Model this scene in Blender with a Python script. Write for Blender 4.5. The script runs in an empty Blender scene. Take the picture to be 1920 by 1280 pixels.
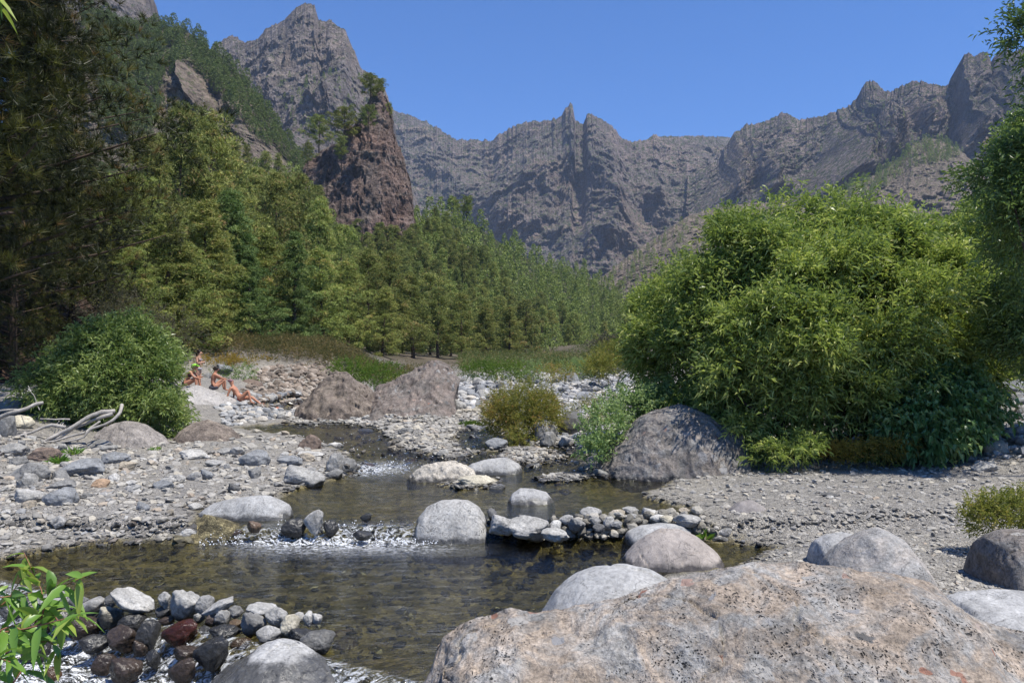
import bpy, bmesh, math
import numpy as np
from mathutils import Vector, Matrix

R = math.radians
sc = bpy.context.scene
C = sc.collection

# ------------------------------------------------------------------ camera, sky, sun, exposure
F = 1493.0                       # focal length in photo pixels (1920 wide)
CAMZ = 2.6
PITCH = math.atan(50 / F)
cam = bpy.data.cameras.new('camera'); cam.lens = 28.0; cam.sensor_width = 36.0
cam.clip_start = 0.05; cam.clip_end = 30000
camo = bpy.data.objects.new('camera', cam); C.objects.link(camo)
camo.location = (0, 0, CAMZ); camo.rotation_euler = (math.pi / 2 + PITCH, 0, 0)
sc.camera = camo

SUN = Vector((0.36, -0.24, 0.90)).normalized()
sun_el = math.asin(SUN.z)
sun_az = math.atan2(SUN.x, SUN.y)
w = bpy.data.worlds.new('World'); sc.world = w; w.use_nodes = True
nt = w.node_tree; nt.nodes.clear()
sky = nt.nodes.new('ShaderNodeTexSky'); sky.sky_type = 'NISHITA'; sky.sun_disc = False
sky.sun_elevation = sun_el; sky.sun_rotation = sun_az
sky.altitude = 900; sky.air_density = 1.0; sky.dust_density = 0.0; sky.ozone_density = 10.0
bg = nt.nodes.new('ShaderNodeBackground'); bg.inputs[1].default_value = 0.09
wo = nt.nodes.new('ShaderNodeOutputWorld')
tnt = nt.nodes.new('ShaderNodeMix'); tnt.data_type = 'RGBA'; tnt.blend_type = 'MULTIPLY'; tnt.inputs[0].default_value = 1.0; tnt.inputs[7].default_value = (0.50, 0.97, 1.36, 1)   # deep clear mountain blue
nt.links.new(sky.outputs[0], tnt.inputs[6]); nt.links.new(tnt.outputs[2], bg.inputs[0]); nt.links.new(bg.outputs[0], wo.inputs[0])
sl = bpy.data.lights.new('sun', 'SUN'); sl.energy = 5.0; sl.angle = R(0.53); sl.color = (1.0, 0.955, 0.87)
so = bpy.data.objects.new('sun', sl); C.objects.link(so)
so.rotation_euler = SUN.to_track_quat('Z', 'Y').to_euler(); so.location = (0, 0, 50)
sc.view_settings.view_transform = 'Standard'; sc.view_settings.look = 'None'
sc.view_settings.exposure = 0.58; sc.view_settings.gamma = 1.0
sc.cycles.max_bounces = 8; sc.cycles.transparent_max_bounces = 12
sc.cycles.caustics_reflective = False; sc.cycles.caustics_refractive = False
sc.cycles.use_denoising = True
sc.cycles.volume_bounces = 0

# ------------------------------------------------------------------ numpy helpers
rng = np.random.default_rng(7)
_perm = np.random.default_rng(3).permutation(256)
_perm = np.concatenate([_perm, _perm, _perm])
_g = np.random.default_rng(5).normal(size=(256, 3)); _g /= np.linalg.norm(_g, axis=1)[:, None]

def noise3(p):
    p = np.asarray(p, float); i = np.floor(p).astype(int); f = p - i; i &= 255
    u = f * f * f * (f * (f * 6 - 15) + 10)
    out = 0
    for dx in (0, 1):
        wx = u[:, 0] if dx else 1 - u[:, 0]
        for dy in (0, 1):
            wy = u[:, 1] if dy else 1 - u[:, 1]
            for dz in (0, 1):
                wz = u[:, 2] if dz else 1 - u[:, 2]
                h = _perm[_perm[_perm[(i[:, 0] + dx) & 255] + ((i[:, 1] + dy) & 255)] + ((i[:, 2] + dz) & 255)]
                g = _g[h]
                out = out + wx * wy * wz * (g[:, 0] * (f[:, 0] - dx) + g[:, 1] * (f[:, 1] - dy) + g[:, 2] * (f[:, 2] - dz))
    return out * 1.6

def fbm(p, o=5, lac=2.03, gain=0.5):
    a = 1.0; s = 0; p = np.asarray(p, float)
    for k in range(o):
        s = s + a * noise3(p + 17.3 * k); p = p * lac; a *= gain
    return s

def ridged(p, o=5, lac=2.05, gain=0.5):
    a = 1.0; s = 0; p = np.asarray(p, float); wgt = 1
    for k in range(o):
        n = 1 - np.abs(noise3(p + 9.1 * k)) * 1.6
        n = np.clip(n, 0, 1) ** 2 * wgt
        s = s + a * n; wgt = np.clip(n * 1.6, 0, 1); p = p * lac; a *= gain
    return s

def sstep(x, a, b):
    t = np.clip((x - a) / (b - a), 0, 1); return t * t * (3 - 2 * t)

def stack(*a):
    return np.stack(np.broadcast_arrays(*[np.asarray(x, float) for x in a]), -1)

def ray(px, py):
    cx = (np.asarray(px, float) - 960) / F; cz = -(np.asarray(py, float) - 640) / F
    Y = math.cos(PITCH) - cz * math.sin(PITCH); Z = math.sin(PITCH) + cz * math.cos(PITCH)
    return cx / Y, Z / Y                     # per metre of depth Y

def P(px, py, Y):
    a, b = ray(px, py)
    return stack(a * Y, Y, CAMZ + b * Y)

# ------------------------------------------------------------------ mesh / object helpers
def mesh(name, v, f, mat=None, smooth=False, tint=None, extra=None):
    """v (N,3), f (M,3|4) or list of such arrays; tint = per-vertex float attribute"""
    v = np.asarray(v, np.float32)
    fs = f if isinstance(f, list) else [f]
    fs = [np.asarray(a, np.int32) for a in fs if len(a)]
    me = bpy.data.meshes.new(name)
    me.vertices.add(len(v)); me.vertices.foreach_set('co', v.ravel())
    loops = np.concatenate([a.ravel() for a in fs]); tot = np.concatenate([np.full(len(a), a.shape[1], np.int32) for a in fs])
    st = np.concatenate([[0], np.cumsum(tot)[:-1]]).astype(np.int32)
    me.loops.add(len(loops)); me.loops.foreach_set('vertex_index', loops)
    me.polygons.add(len(tot)); me.polygons.foreach_set('loop_start', st)
    me.polygons.foreach_set('use_smooth', np.full(len(tot), smooth, bool))
    me.update(calc_edges=True)
    if tint is not None:
        a = me.attributes.new('tint', 'FLOAT', 'POINT'); a.data.foreach_set('value', np.asarray(tint, np.float32))
    for k, val in (extra or {}).items():
        a = me.attributes.new(k, 'FLOAT', 'POINT'); a.data.foreach_set('value', np.asarray(val, np.float32))
    if mat: me.materials.append(mat)
    return me

def obj(name, me, parent=None, label=None, cat=None, group=None, kind=None, loc=None):
    o = bpy.data.objects.new(name, me); C.objects.link(o)
    if parent: o.parent = parent
    if loc is not None: o.location = loc
    if label: o['label'] = label
    if cat: o['category'] = cat
    if group: o['group'] = group
    if kind: o['kind'] = kind
    return o

def grid_faces(nu, nv, closed_u=False):
    i = np.arange(nu if closed_u else nu - 1)[:, None]; j = np.arange(nv - 1)[None, :]
    i2 = (i + 1) % nu
    a = i * nv + j; b = i2 * nv + j; c = i2 * nv + j + 1; d = i * nv + j + 1
    return np.stack([a, b, c, d], -1).reshape(-1, 4)

def merge(parts):
    """parts: list of (v, f[, tint]) with equal face width"""
    vs, fs, ts, o = [], [], [], 0
    for p in parts:
        vs.append(p[0]); fs.append(np.asarray(p[1]) + o); o += len(p[0])
        ts.append(p[2] if len(p) > 2 else np.zeros(len(p[0])))
    return np.concatenate(vs), np.concatenate(fs), np.concatenate(ts)

def tube(pts, rad, n=7, rough=0.0, seed=0):
    pts = np.asarray(pts, float); rad = np.broadcast_to(np.asarray(rad, float), (len(pts),))
    t = np.gradient(pts, axis=0); t /= np.linalg.norm(t, axis=1)[:, None] + 1e-9
    up = np.where(np.abs(t[:, 2:3]) > 0.9, np.array([[1., 0, 0]]), np.array([[0, 0, 1.]]))
    a = np.cross(t, up); a /= np.linalg.norm(a, axis=1)[:, None] + 1e-9; b = np.cross(t, a)
    th = np.linspace(0, 2 * np.pi, n, endpoint=False)
    r = rad[:, None] * np.ones(n)
    if rough:
        r = r * (1 + rough * np.random.default_rng(seed).normal(size=r.shape))
    v = pts[:, None, :] + r[..., None] * (np.cos(th)[None, :, None] * a[:, None, :] + np.sin(th)[None, :, None] * b[:, None, :])
    f = []
    for i in range(len(pts) - 1):
        for j in range(n):
            f.append((i * n + j, i * n + (j + 1) % n, (i + 1) * n + (j + 1) % n, (i + 1) * n + j))
    return v.reshape(-1, 3), np.array(f)

def unit(v):
    return v / (np.linalg.norm(v, axis=-1, keepdims=True) + 1e-9)

# ------------------------------------------------------------------ material helpers
def M(name):
    m = bpy.data.materials.new(name); m.use_nodes = True; t = m.node_tree; t.nodes.clear()
    out = t.nodes.new('ShaderNodeOutputMaterial')
    return m, t, out

class N:
    def __init__(s, t): s.t = t
    def n(s, ty, **kw):
        x = s.t.nodes.new(ty)
        for k, v in kw.items(): setattr(x, k, v)
        return x
    def l(s, a, b): s.t.links.new(a, b)
    def pos(s, sx=1, sy=None, sz=None):
        g = s.n('ShaderNodeNewGeometry'); m = s.n('ShaderNodeMapping')
        m.inputs['Scale'].default_value = (sx, sy or sx, sz or sx); s.l(g.outputs['Position'], m.inputs[0]); return m.outputs[0]
    def noise(s, vec, scale, detail=5, rough=0.55, dist=0.0):
        x = s.n('ShaderNodeTexNoise'); x.inputs['Scale'].default_value = scale; x.inputs['Detail'].default_value = detail
        x.inputs['Roughness'].default_value = rough; x.inputs['Distortion'].default_value = dist; s.l(vec, x.inputs['Vector']); return x.outputs['Fac']
    def vor(s, vec, scale, feature='F1', out='Distance', rnd=1.0):
        x = s.n('ShaderNodeTexVoronoi'); x.feature = feature; x.inputs['Scale'].default_value = scale; x.inputs['Randomness'].default_value = rnd
        s.l(vec, x.inputs['Vector']); return x.outputs[out]
    def ramp(s, fac, stops, interp='LINEAR'):
        x = s.n('ShaderNodeValToRGB'); r = x.color_ramp; r.interpolation = interp
        while len(r.elements) < len(stops): r.elements.new(0.5)
        for e, (p, c) in zip(r.elements, stops):
            e.position = p; e.color = (*c, 1) if not isinstance(c, (int, float)) else (c, c, c, 1)
        s.l(fac, x.inputs[0]); return x.outputs[0]
    def mix(s, fac, a, b, mode='MIX'):
        x = s.n('ShaderNodeMix'); x.data_type = 'RGBA'; x.blend_type = mode
        for v, i in ((fac, 0), (a, 6), (b, 7)):
            if isinstance(v, (int, float)): x.inputs[i].default_value = v if i == 0 else (v, v, v, 1)
            elif isinstance(v, tuple): x.inputs[i].default_value = (*v, 1)
            else: s.l(v, x.inputs[i])
        return x.outputs[2]
    def math(s, op, a, b=0.0, clamp=False):
        x = s.n('ShaderNodeMath', operation=op); x.use_clamp = clamp
        for v, i in ((a, 0), (b, 1)):
            if isinstance(v, (int, float)): x.inputs[i].default_value = v
            else: s.l(v, x.inputs[i])
        return x.outputs[0]
    def attr(s, name, out='Fac'):
        x = s.n('ShaderNodeAttribute', attribute_name=name); return x.outputs[out]
    def bump(s, h, strength, dist, norm=None):
        x = s.n('ShaderNodeBump'); x.inputs['Strength'].default_value = strength; x.inputs['Distance'].default_value = dist
        s.l(h, x.inputs['Height'])
        if norm: s.l(norm, x.inputs['Normal'])
        return x.outputs[0]
    def bsdf(s, col, rough=0.9, norm=None, spec=0.3):
        x = s.n('ShaderNodeBsdfPrincipled')
        if isinstance(col, tuple): x.inputs['Base Color'].default_value = (*col, 1)
        else: s.l(col, x.inputs['Base Color'])
        if isinstance(rough, (int, float)): x.inputs['Roughness'].default_value = rough
        else: s.l(rough, x.inputs['Roughness'])
        x.inputs['Specular IOR Level'].default_value = spec
        if norm: s.l(norm, x.inputs['Normal'])
        return x.outputs[0]

def wet_mask(n):
    """1 below and just above the water line: the stream wets every stone there"""
    g = n.n('ShaderNodeNewGeometry'); sp = n.n('ShaderNodeSeparateXYZ'); n.l(g.outputs['Position'], sp.inputs[0])
    y, z = sp.outputs[1], sp.outputs[2]
    step = n.math('MULTIPLY', n.math('GREATER_THAN', y, 12.12), 0.2)
    run = n.math('MULTIPLY', n.math('MAXIMUM', n.math('SUBTRACT', y, 17.2), 0.0), 0.0305)
    wl = n.math('ADD', step, run)
    nz = n.noise(g.outputs['Position'], 5.0, 3)
    h = n.math('SUBTRACT', n.math('SUBTRACT', z, wl), n.math('MULTIPLY', nz, 0.20))
    return n.ramp(n.math('MULTIPLY', n.math('ADD', h, 0.05), 8.0), [(0.0, 1.0), (0.45, 0.0)])

def rock_mat(name, base=None, blotch=0.35, speck=0.5, scale=1.0, pores=0.5, bumps=0.6, wet=True, second=None, dk=0.62, lt=1.22, sp_scale=60, clasts=0):
    m, t, out = M(name); n = N(t); p = n.pos(scale)
    if base is None:
        oi = n.n('ShaderNodeObjectInfo'); col = oi.outputs['Color']
    else:
        rgb = n.n('ShaderNodeRGB'); rgb.outputs[0].default_value = (*base, 1); col = rgb.outputs[0]
    big = n.noise(p, 1.7, 6, 0.6, 0.4); mid = n.noise(p, 9, 7, 0.62, 0.2); fine = n.noise(p, sp_scale, 4, 0.7)
    if second: col = n.mix(n.ramp(n.noise(p, 2.3, 6, 0.65, 1.0), [(0.42, 0.0), (0.6, 1.0)]), col, second)
    col = n.mix(1.0, col, n.ramp(big, [(0.3, dk), (0.68, lt)]), 'MULTIPLY')
    col = n.mix(blotch, col, n.ramp(mid, [(0.3, 0.45), (0.7, 1.45)]), 'MULTIPLY')
    col = n.mix(speck, col, n.ramp(fine, [(0.3, 0.35), (0.72, 1.6)]), 'MULTIPLY')
    wn = n.n('ShaderNodeTexNoise'); wn.inputs['Scale'].default_value = 14; wn.inputs['Detail'].default_value = 3; n.l(p, wn.inputs['Vector'])
    ws = n.n('ShaderNodeVectorMath', operation='SCALE'); ws.inputs['Scale'].default_value = 0.11; n.l(wn.outputs['Color'], ws.inputs[0]); wa = n.n('ShaderNodeVectorMath', operation='ADD'); n.l(p, wa.inputs[0]); n.l(ws.outputs[0], wa.inputs[1]); pw = wa.outputs[0]
    va = n.vor(pw, 30); vb = n.vor(pw, 11)
    pore = n.math('MINIMUM', n.ramp(va, [(0.10, 0.0), (0.34, 1.0)]), n.ramp(n.math('ADD', vb, n.math('MULTIPLY', n.noise(p, 5.0, 4), 0.5)), [(0.30, 0.0), (0.42, 1.0)]))
    poremask = n.ramp(n.noise(p, 2.2, 6, 0.7), [(0.49, 0.0), (0.60, 1.0)])
    if clasts:
        cv_ = n.n('ShaderNodeTexVoronoi'); cv_.inputs['Scale'].default_value = clasts; wv = n.n('ShaderNodeVectorMath', operation='ADD'); n.l(p, wv.inputs[0])
        nn_ = n.n('ShaderNodeTexNoise'); nn_.inputs['Scale'].default_value = 6; n.l(p, nn_.inputs['Vector']); sc_ = n.n('ShaderNodeVectorMath', operation='SCALE'); sc_.inputs['Scale'].default_value = 0.25; n.l(nn_.outputs['Color'], sc_.inputs[0]); n.l(sc_.outputs[0], wv.inputs[1]); n.l(wv.outputs[0], cv_.inputs['Vector'])
        se_ = n.n('ShaderNodeSeparateColor'); n.l(cv_.outputs['Color'], se_.inputs[0])
        cm_ = n.math('MULTIPLY', n.ramp(cv_.outputs['Distance'], [(0.30, 1.0), (0.36, 0.0)]), n.math('GREATER_THAN', se_.outputs[0], 0.72))
        col = n.mix(cm_, col, n.ramp(se_.outputs[1], [(0.0, (0.11, 0.105, 0.10)), (0.5, (0.24, 0.235, 0.235)), (0.8, (0.33, 0.31, 0.28)), (1.0, (0.26, 0.13, 0.09))]))
    wv2 = n.noise(p, 1.1, 4, 0.5, 1.5); crack = n.ramp(n.math('ABSOLUTE', n.math('SUBTRACT', wv2, 0.5)), [(0.0, 1.0), (0.006, 0.0)])
    crack = n.math('MULTIPLY', crack, 0.65)
    col = n.mix(crack, col, 0.05)
    st_ = n.ramp(n.noise(n.pos(scale, scale, scale * 0.35), 3.5, 5, 0.6, 0.5), [(0.5, 0.0), (0.68, 0.35)]); col = n.mix(st_, col, n.mix(1.0, col, 0.45, 'MULTIPLY'))
    pm = n.math('MULTIPLY', n.math('MULTIPLY', n.math('SUBTRACT', 1.0, pore), poremask), pores)
    col = n.mix(pm, col, 0.03)
    rough = 0.88
    if wet:
        wm = wet_mask(n); oi = n.n('ShaderNodeObjectInfo')
        wm = n.math('MAXIMUM', wm, n.math('SUBTRACT', 1.0, oi.outputs['Alpha']))
        col = n.mix(wm, col, n.mix(1.0, col, 0.28, 'MULTIPLY'))
        rough = n.math('SUBTRACT', 0.9, n.math('MULTIPLY', wm, 0.7))
    h = n.math('ADD', n.math('MULTIPLY', mid, 1.0), n.math('MULTIPLY', fine, 0.35))
    h = n.math('SUBTRACT', h, n.math('MULTIPLY', pm, 1.0))
    nb = n.bump(h, bumps, 0.03 / scale)
    n.l(n.bsdf(col, rough, nb), out.inputs[0]); return m

def leaf_mat(name, stops, trans=0.35, rough=0.5, spec=0.4, objvar=0.35, tcol=(0.30, 0.42, 0.05)):
    m, t, out = M(name); n = N(t)
    col = n.ramp(n.attr('tint'), stops)
    oi = n.n('ShaderNodeObjectInfo')
    hv = n.n('ShaderNodeHueSaturation'); n.l(col, hv.inputs['Color'])
    n.l(n.math('ADD', n.math('MULTIPLY', oi.outputs['Random'], 0.05 * objvar), 0.5 - 0.025 * objvar), hv.inputs['Hue'])
    n.l(n.math('ADD', n.math('MULTIPLY', n.math('FRACT', n.math('MULTIPLY', oi.outputs['Random'], 17.0)), objvar), 1.0 - objvar * 0.5), hv.inputs['Value'])
    col = hv.outputs[0]
    b = n.bsdf(col, rough, None, spec)
    tr = n.n('ShaderNodeBsdfTranslucent'); n.l(n.mix(0.5, col, n.mix(1.0, col, (1.5, 1.7, 0.7), 'MULTIPLY')), tr.inputs[0])
    mx = n.n('ShaderNodeMixShader'); mx.inputs[0].default_value = trans
    n.l(b, mx.inputs[1]); n.l(tr.outputs[0], mx.inputs[2]); n.l(mx.outputs[0], out.inputs[0]); return m

MAT = {}
MAT['stone'] = rock_mat('stone', None, 0.45, 0.55, 2.0, 0.5, 0.7, sp_scale=22)
MAT['pitted'] = rock_mat('pitted_pink_rock', (0.315, 0.255, 0.20), 0.6, 0.8, 1.5, 1.0, 1.3, True, (0.26, 0.25, 0.235), 0.7, 1.3, 34, clasts=5.5)
MAT['smooth_grey'] = rock_mat('smooth_grey_rock', (0.345, 0.34, 0.33), 0.35, 0.5, 1.3, 0.5, 0.6, True, None, 0.8, 1.15, 26)
MAT['dull_grey'] = rock_mat('dull_grey_rock', (0.27, 0.262, 0.25), 0.4, 0.6, 1.3, 0.7, 0.8, True, (0.31, 0.285, 0.26), 0.78, 1.15, 26)
MAT['conglomerate'] = rock_mat('conglomerate_rock', (0.20, 0.175, 0.155), 0.6, 0.7, 0.9, 0.6, 1.0, True, (0.16, 0.155, 0.15), 0.7, 1.25, 26, clasts=5)
MAT['brown_rock'] = rock_mat('brown_rock', (0.16, 0.13, 0.11), 0.7, 0.7, 0.8, 0.6, 1.0, True, (0.20, 0.165, 0.135), 0.6, 1.3, 26)
MAT['earth'] = rock_mat('earth_bank', (0.055, 0.034, 0.024), 0.7, 0.6, 0.35, 0.2, 1.0, False, (0.09, 0.055, 0.038), 0.6, 1.3, 30)
MAT['bark'] = rock_mat('bark', (0.085, 0.06, 0.045), 0.6, 0.5, 2.0, 0.0, 1.0, False)
MAT['driftwood'] = rock_mat('bleached_wood', (0.38, 0.35, 0.315), 0.35, 0.4, 4.0, 0.0, 0.6, False)
MAT['twig'] = rock_mat('grey_twig', (0.22, 0.19, 0.16), 0.3, 0.3, 3.0, 0.0, 0.3, False)
MAT['needles'] = leaf_mat('pine_needles', [(0.0, (0.10, 0.125, 0.035)), (0.45, (0.24, 0.275, 0.075)), (0.8, (0.38, 0.39, 0.115)), (1.0, (0.40, 0.28, 0.12))], 0.14, 0.55, 0.25, 0.5)
MAT['needles_green'] = leaf_mat('young_pine_needles', [(0.0, (0.08, 0.125, 0.04)), (0.6, (0.17, 0.245, 0.075)), (1.0, (0.27, 0.32, 0.10))], 0.14, 0.55, 0.25, 0.3)
MAT['needles_shaded'] = leaf_mat('shaded_pine_needles', [(0.0, (0.018, 0.023, 0.008)), (0.5, (0.042, 0.048, 0.013)), (0.85, (0.15, 0.15, 0.035)), (1.0, (0.17, 0.10, 0.04))], 0.30, 0.45, 0.3, 0.2)  # needle colours darkened to carry the shade these pines stand in
MAT['willow'] = leaf_mat('willow_leaves', [(0.0, (0.075, 0.115, 0.034)), (0.5, (0.225, 0.285, 0.075)), (0.85, (0.42, 0.47, 0.145)), (1.0, (0.54, 0.54, 0.21))], 0.40, 0.38, 0.5, 0.1)
MAT['willow_dark'] = leaf_mat('dark_willow_leaves', [(0.0, (0.07, 0.115, 0.035)), (0.6, (0.18, 0.25, 0.07)), (1.0, (0.36, 0.42, 0.15))], 0.30, 0.38, 0.5, 0.1)
MAT['near_leaf'] = leaf_mat('bright_leaves', [(0.0, (0.10, 0.20, 0.035)), (0.6, (0.17, 0.30, 0.05)), (1.0, (0.32, 0.36, 0.07))], 0.35, 0.35, 0.5, 0.0)
MAT['pale_leaf'] = leaf_mat('pale_leaves', [(0.0, (0.14, 0.21, 0.08)), (0.6, (0.26, 0.35, 0.14)), (1.0, (0.38, 0.44, 0.20))], 0.30, 0.6, 0.3, 0.1)
MAT['olive_leaf'] = leaf_mat('olive_leaves', [(0.0, (0.15, 0.17, 0.04)), (0.5, (0.28, 0.28, 0.07)), (0.85, (0.38, 0.30, 0.09)), (1.0, (0.40, 0.22, 0.09))], 0.35, 0.6, 0.3, 0.1)
MAT['ivy'] = leaf_mat('broad_leaves', [(0.0, (0.06, 0.12, 0.04)), (0.6, (0.12, 0.22, 0.07)), (1.0, (0.26, 0.34, 0.13))], 0.25, 0.4, 0.5, 0.0)
MAT['grass'] = leaf_mat('grass_blades', [(0.0, (0.06, 0.12, 0.02)), (0.6, (0.12, 0.20, 0.03)), (1.0, (0.20, 0.24, 0.05))], 0.35, 0.5, 0.3, 0.1)
MAT['yellow'] = leaf_mat('yellow_foliage', [(0.0, (0.16, 0.13, 0.025)), (0.6, (0.33, 0.25, 0.04)), (1.0, (0.40, 0.20, 0.05))], 0.35, 0.6, 0.3, 0.0)
MAT['dry'] = leaf_mat('dry_grey_foliage', [(0.0, (0.09, 0.09, 0.055)), (0.6, (0.15, 0.14, 0.09)), (1.0, (0.20, 0.17, 0.11))], 0.25, 0.7, 0.2, 0.1)
MAT['yellow_dry'] = leaf_mat('straw', [(0.0, (0.07, 0.085, 0.03)), (0.4, (0.12, 0.12, 0.05)), (0.7, (0.22, 0.17, 0.08)), (1.0, (0.34, 0.25, 0.11))], 0.3, 0.7, 0.2, 0.0)
MAT['scrub'] = leaf_mat('low_scrub', [(0.0, (0.09, 0.13, 0.04)), (0.4, (0.14, 0.18, 0.06)), (0.7, (0.22, 0.20, 0.09)), (1.0, (0.32, 0.26, 0.13))], 0.3, 0.6, 0.2, 0.0)
MAT['red_grass'] = leaf_mat('red_grass', [(0.0, (0.18, 0.05, 0.03)), (1.0, (0.30, 0.12, 0.06))], 0.3, 0.6, 0.3, 0.0)

def mountain_mat(name, c1, c2, c3, green, gthr, s=0.004, bump=1.0, bd=14.0, steep=0.50):
    m, t, out = M(name); n = N(t); p = n.pos(1.0)
    big = n.noise(p, s, 8, 0.62, 0.6); pv = n.pos(1.0, 1.0, 0.28)
    streak = n.noise(pv, s * 9, 8, 0.68, 0.3); ph = n.pos(0.35, 0.35, 1.6); strata = n.noise(ph, s * 5, 8, 0.65, 0.8)
    fine = n.noise(p, s * 45, 6, 0.7)
    col = n.mix(n.ramp(big, [(0.38, 0.0), (0.62, 1.0)]), c1, c2)
    col = n.mix(n.ramp(strata, [(0.56, 0.0), (0.70, 0.85)]), col, c3)
    col = n.mix(0.9, col, n.ramp(streak, [(0.3, 0.4), (0.7, 1.6)]), 'MULTIPLY')
    col = n.mix(0.7, col, n.ramp(fine, [(0.3, 0.45), (0.7, 1.5)]), 'MULTIPLY')
    vein = n.vor(n.pos(1.0, 1.0, 0.45), s * 7, 'DISTANCE_TO_EDGE')
    vm = n.math('MULTIPLY', n.ramp(vein, [(0.0, 1.0), (0.022, 0.0)]), n.ramp(n.noise(p, s * 4, 3), [(0.5, 0.0), (0.62, 0.55)]))
    col = n.mix(vm, col, (0.36, 0.33, 0.29))
    g = n.n('ShaderNodeNewGeometry'); sp = n.n('ShaderNodeSeparateXYZ'); n.l(g.outputs['Normal'], sp.inputs[0])
    gm = n.math('MULTIPLY', n.ramp(sp.outputs[2], [(steep - 0.15, 0.0), (steep + 0.1, 1.0)]),
                n.ramp(n.noise(p, s * 22, 6, 0.7), [(gthr, 0.0), (gthr + 0.06, 1.0)]))
    col = n.mix(gm, col, green)
    h = n.math('ADD', n.math('MULTIPLY', streak, 1.0), n.math('ADD', n.math('MULTIPLY', strata, 0.7), n.math('MULTIPLY', fine, 0.6)))
    n.l(n.bsdf(col, 0.95, n.bump(h, bump, bd), 0.1), out.inputs[0]); return m

# ------------------------------------------------------------------ terrain functions
def poly_world(pts, level=None):
    out = []
    for px, py in pts:
        Y = 12.0
        for _ in range(40):
            a, b = ray(px, py); z = wl_main(Y)
            b = min(b, -0.02)
            Y = 0.5 * Y + 0.5 * (z - CAMZ) / b
        out.append((float(a) * Y, Y))
    return np.array(out)

def wl_main(Y):
    Y = np.asarray(Y, float)
    return 0.2 * sstep(Y, 12.02, 12.32) + 0.0305 * np.maximum(0, Y - 17.2)

def bed(Y):
    return np.interp(Y, [0, 12, 12.4, 17.2, 30, 45, 60, 80, 160, 300, 1000, 8000], [0, 0, .2, .2, .6, 1.1, 1.9, 2.6, 4.5, 8, 40, 60])

WATER = [poly_world(q) for q in (
    [(-700, 1150), (-200, 1090), (0, 1052), (150, 1022), (260, 1003), (345, 1000), (385, 985), (372, 962), (430, 950), (520, 935), (560, 917), (620, 902),
     (668, 887), (655, 852), (610, 832), (560, 818), (500, 812), (440, 803), (520, 795), (640, 795), (700, 802), (722, 815), (745, 838),
     (800, 852), (850, 864), (905, 848), (925, 838), (1060, 838), (1090, 850), (1090, 880), (1130, 890), (1262, 893), (1240, 915),
     (1205, 932), (1290, 955), (1310, 985), (1375, 1002), (1445, 1030), (1375, 1065), (1170, 1090), (1000, 1160), (860, 1230),
     (820, 1400), (860, 1900), (-1500, 2200)],
    [(868, 845), (850, 812), (905, 800), (945, 818), (1000, 834), (980, 846)],
    [(470, 772), (540, 752), (600, 748), (640, 760), (560, 772)])]

ISLES = [poly_world(q) for q in ([(930, 858), (950, 844), (1000, 838), (1045, 848), (1050, 862), (1000, 872), (955, 870)], [(1000, 895), (1050, 887), (1115, 892), (1085, 903), (1020, 905)],
    [(820, 908), (870, 893), (935, 898), (930, 914), (860, 918)], [(1200, 925), (1235, 918), (1275, 925), (1240, 940)])]
def poly_sd(pl, X, Y):
    best = np.full(X.shape, 1e9); ins = np.zeros(X.shape, bool)
    for (x1, y1), (x2, y2) in zip(pl, np.roll(pl, -1, 0)):
        dx, dy = x2 - x1, y2 - y1; L = dx * dx + dy * dy + 1e-12
        t = np.clip(((X - x1) * dx + (Y - y1) * dy) / L, 0, 1)
        best = np.minimum(best, (X - x1 - t * dx) ** 2 + (Y - y1 - t * dy) ** 2)
        ins ^= ((y1 > Y) != (y2 > Y)) & (X < (x2 - x1) * (Y - y1) / (y2 - y1 + 1e-12) + x1)
    d = np.sqrt(best); return np.where(ins, -d, d)

def water_dist(X, Y):
    d = shore_dist(X, Y)
    for pl in ISLES:
        d = np.maximum(d, -poly_sd(pl, np.asarray(X, float), np.asarray(Y, float)))
    return d

def shore_dist(X, Y):
    """signed metres to the shore, positive on land"""
    X = np.asarray(X, float); Y = np.asarray(Y, float); best = np.full(X.shape, 1e9); ins = np.zeros(X.shape, bool)
    for pl in WATER:
        a = pl; b = np.roll(pl, -1, 0)
        for (x1, y1), (x2, y2) in zip(a, b):
            dx, dy = x2 - x1, y2 - y1; L = dx * dx + dy * dy + 1e-12
            t = np.clip(((X - x1) * dx + (Y - y1) * dy) / L, 0, 1)
            best = np.minimum(best, (X - x1 - t * dx) ** 2 + (Y - y1 - t * dy) ** 2)
            c = ((y1 > Y) != (y2 > Y)) & (X < (x2 - x1) * (Y - y1) / (y2 - y1 + 1e-12) + x1)
            ins ^= c
    d = np.sqrt(best)
    return np.where(ins, -d, d)

DAMA, DAMB = np.array([-5.2, 9.25]), np.array([-0.85, 6.75])   # lower dam line, water drops on its near side
def dam_side(X, Y):
    t = unit(DAMB - DAMA); nrm = np.array([t[1], -t[0]])
    if nrm[1] > 0: nrm = -nrm
    s = (X - DAMA[0]) * nrm[0] + (Y - DAMA[1]) * nrm[1]        # >0 downstream
    return s

def drop(X, Y):
    s = dam_side(X, Y)
    return -0.38 * sstep(s, 0.02, 0.5) - 0.10 * sstep(s, 0.5, 2.0)

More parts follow.
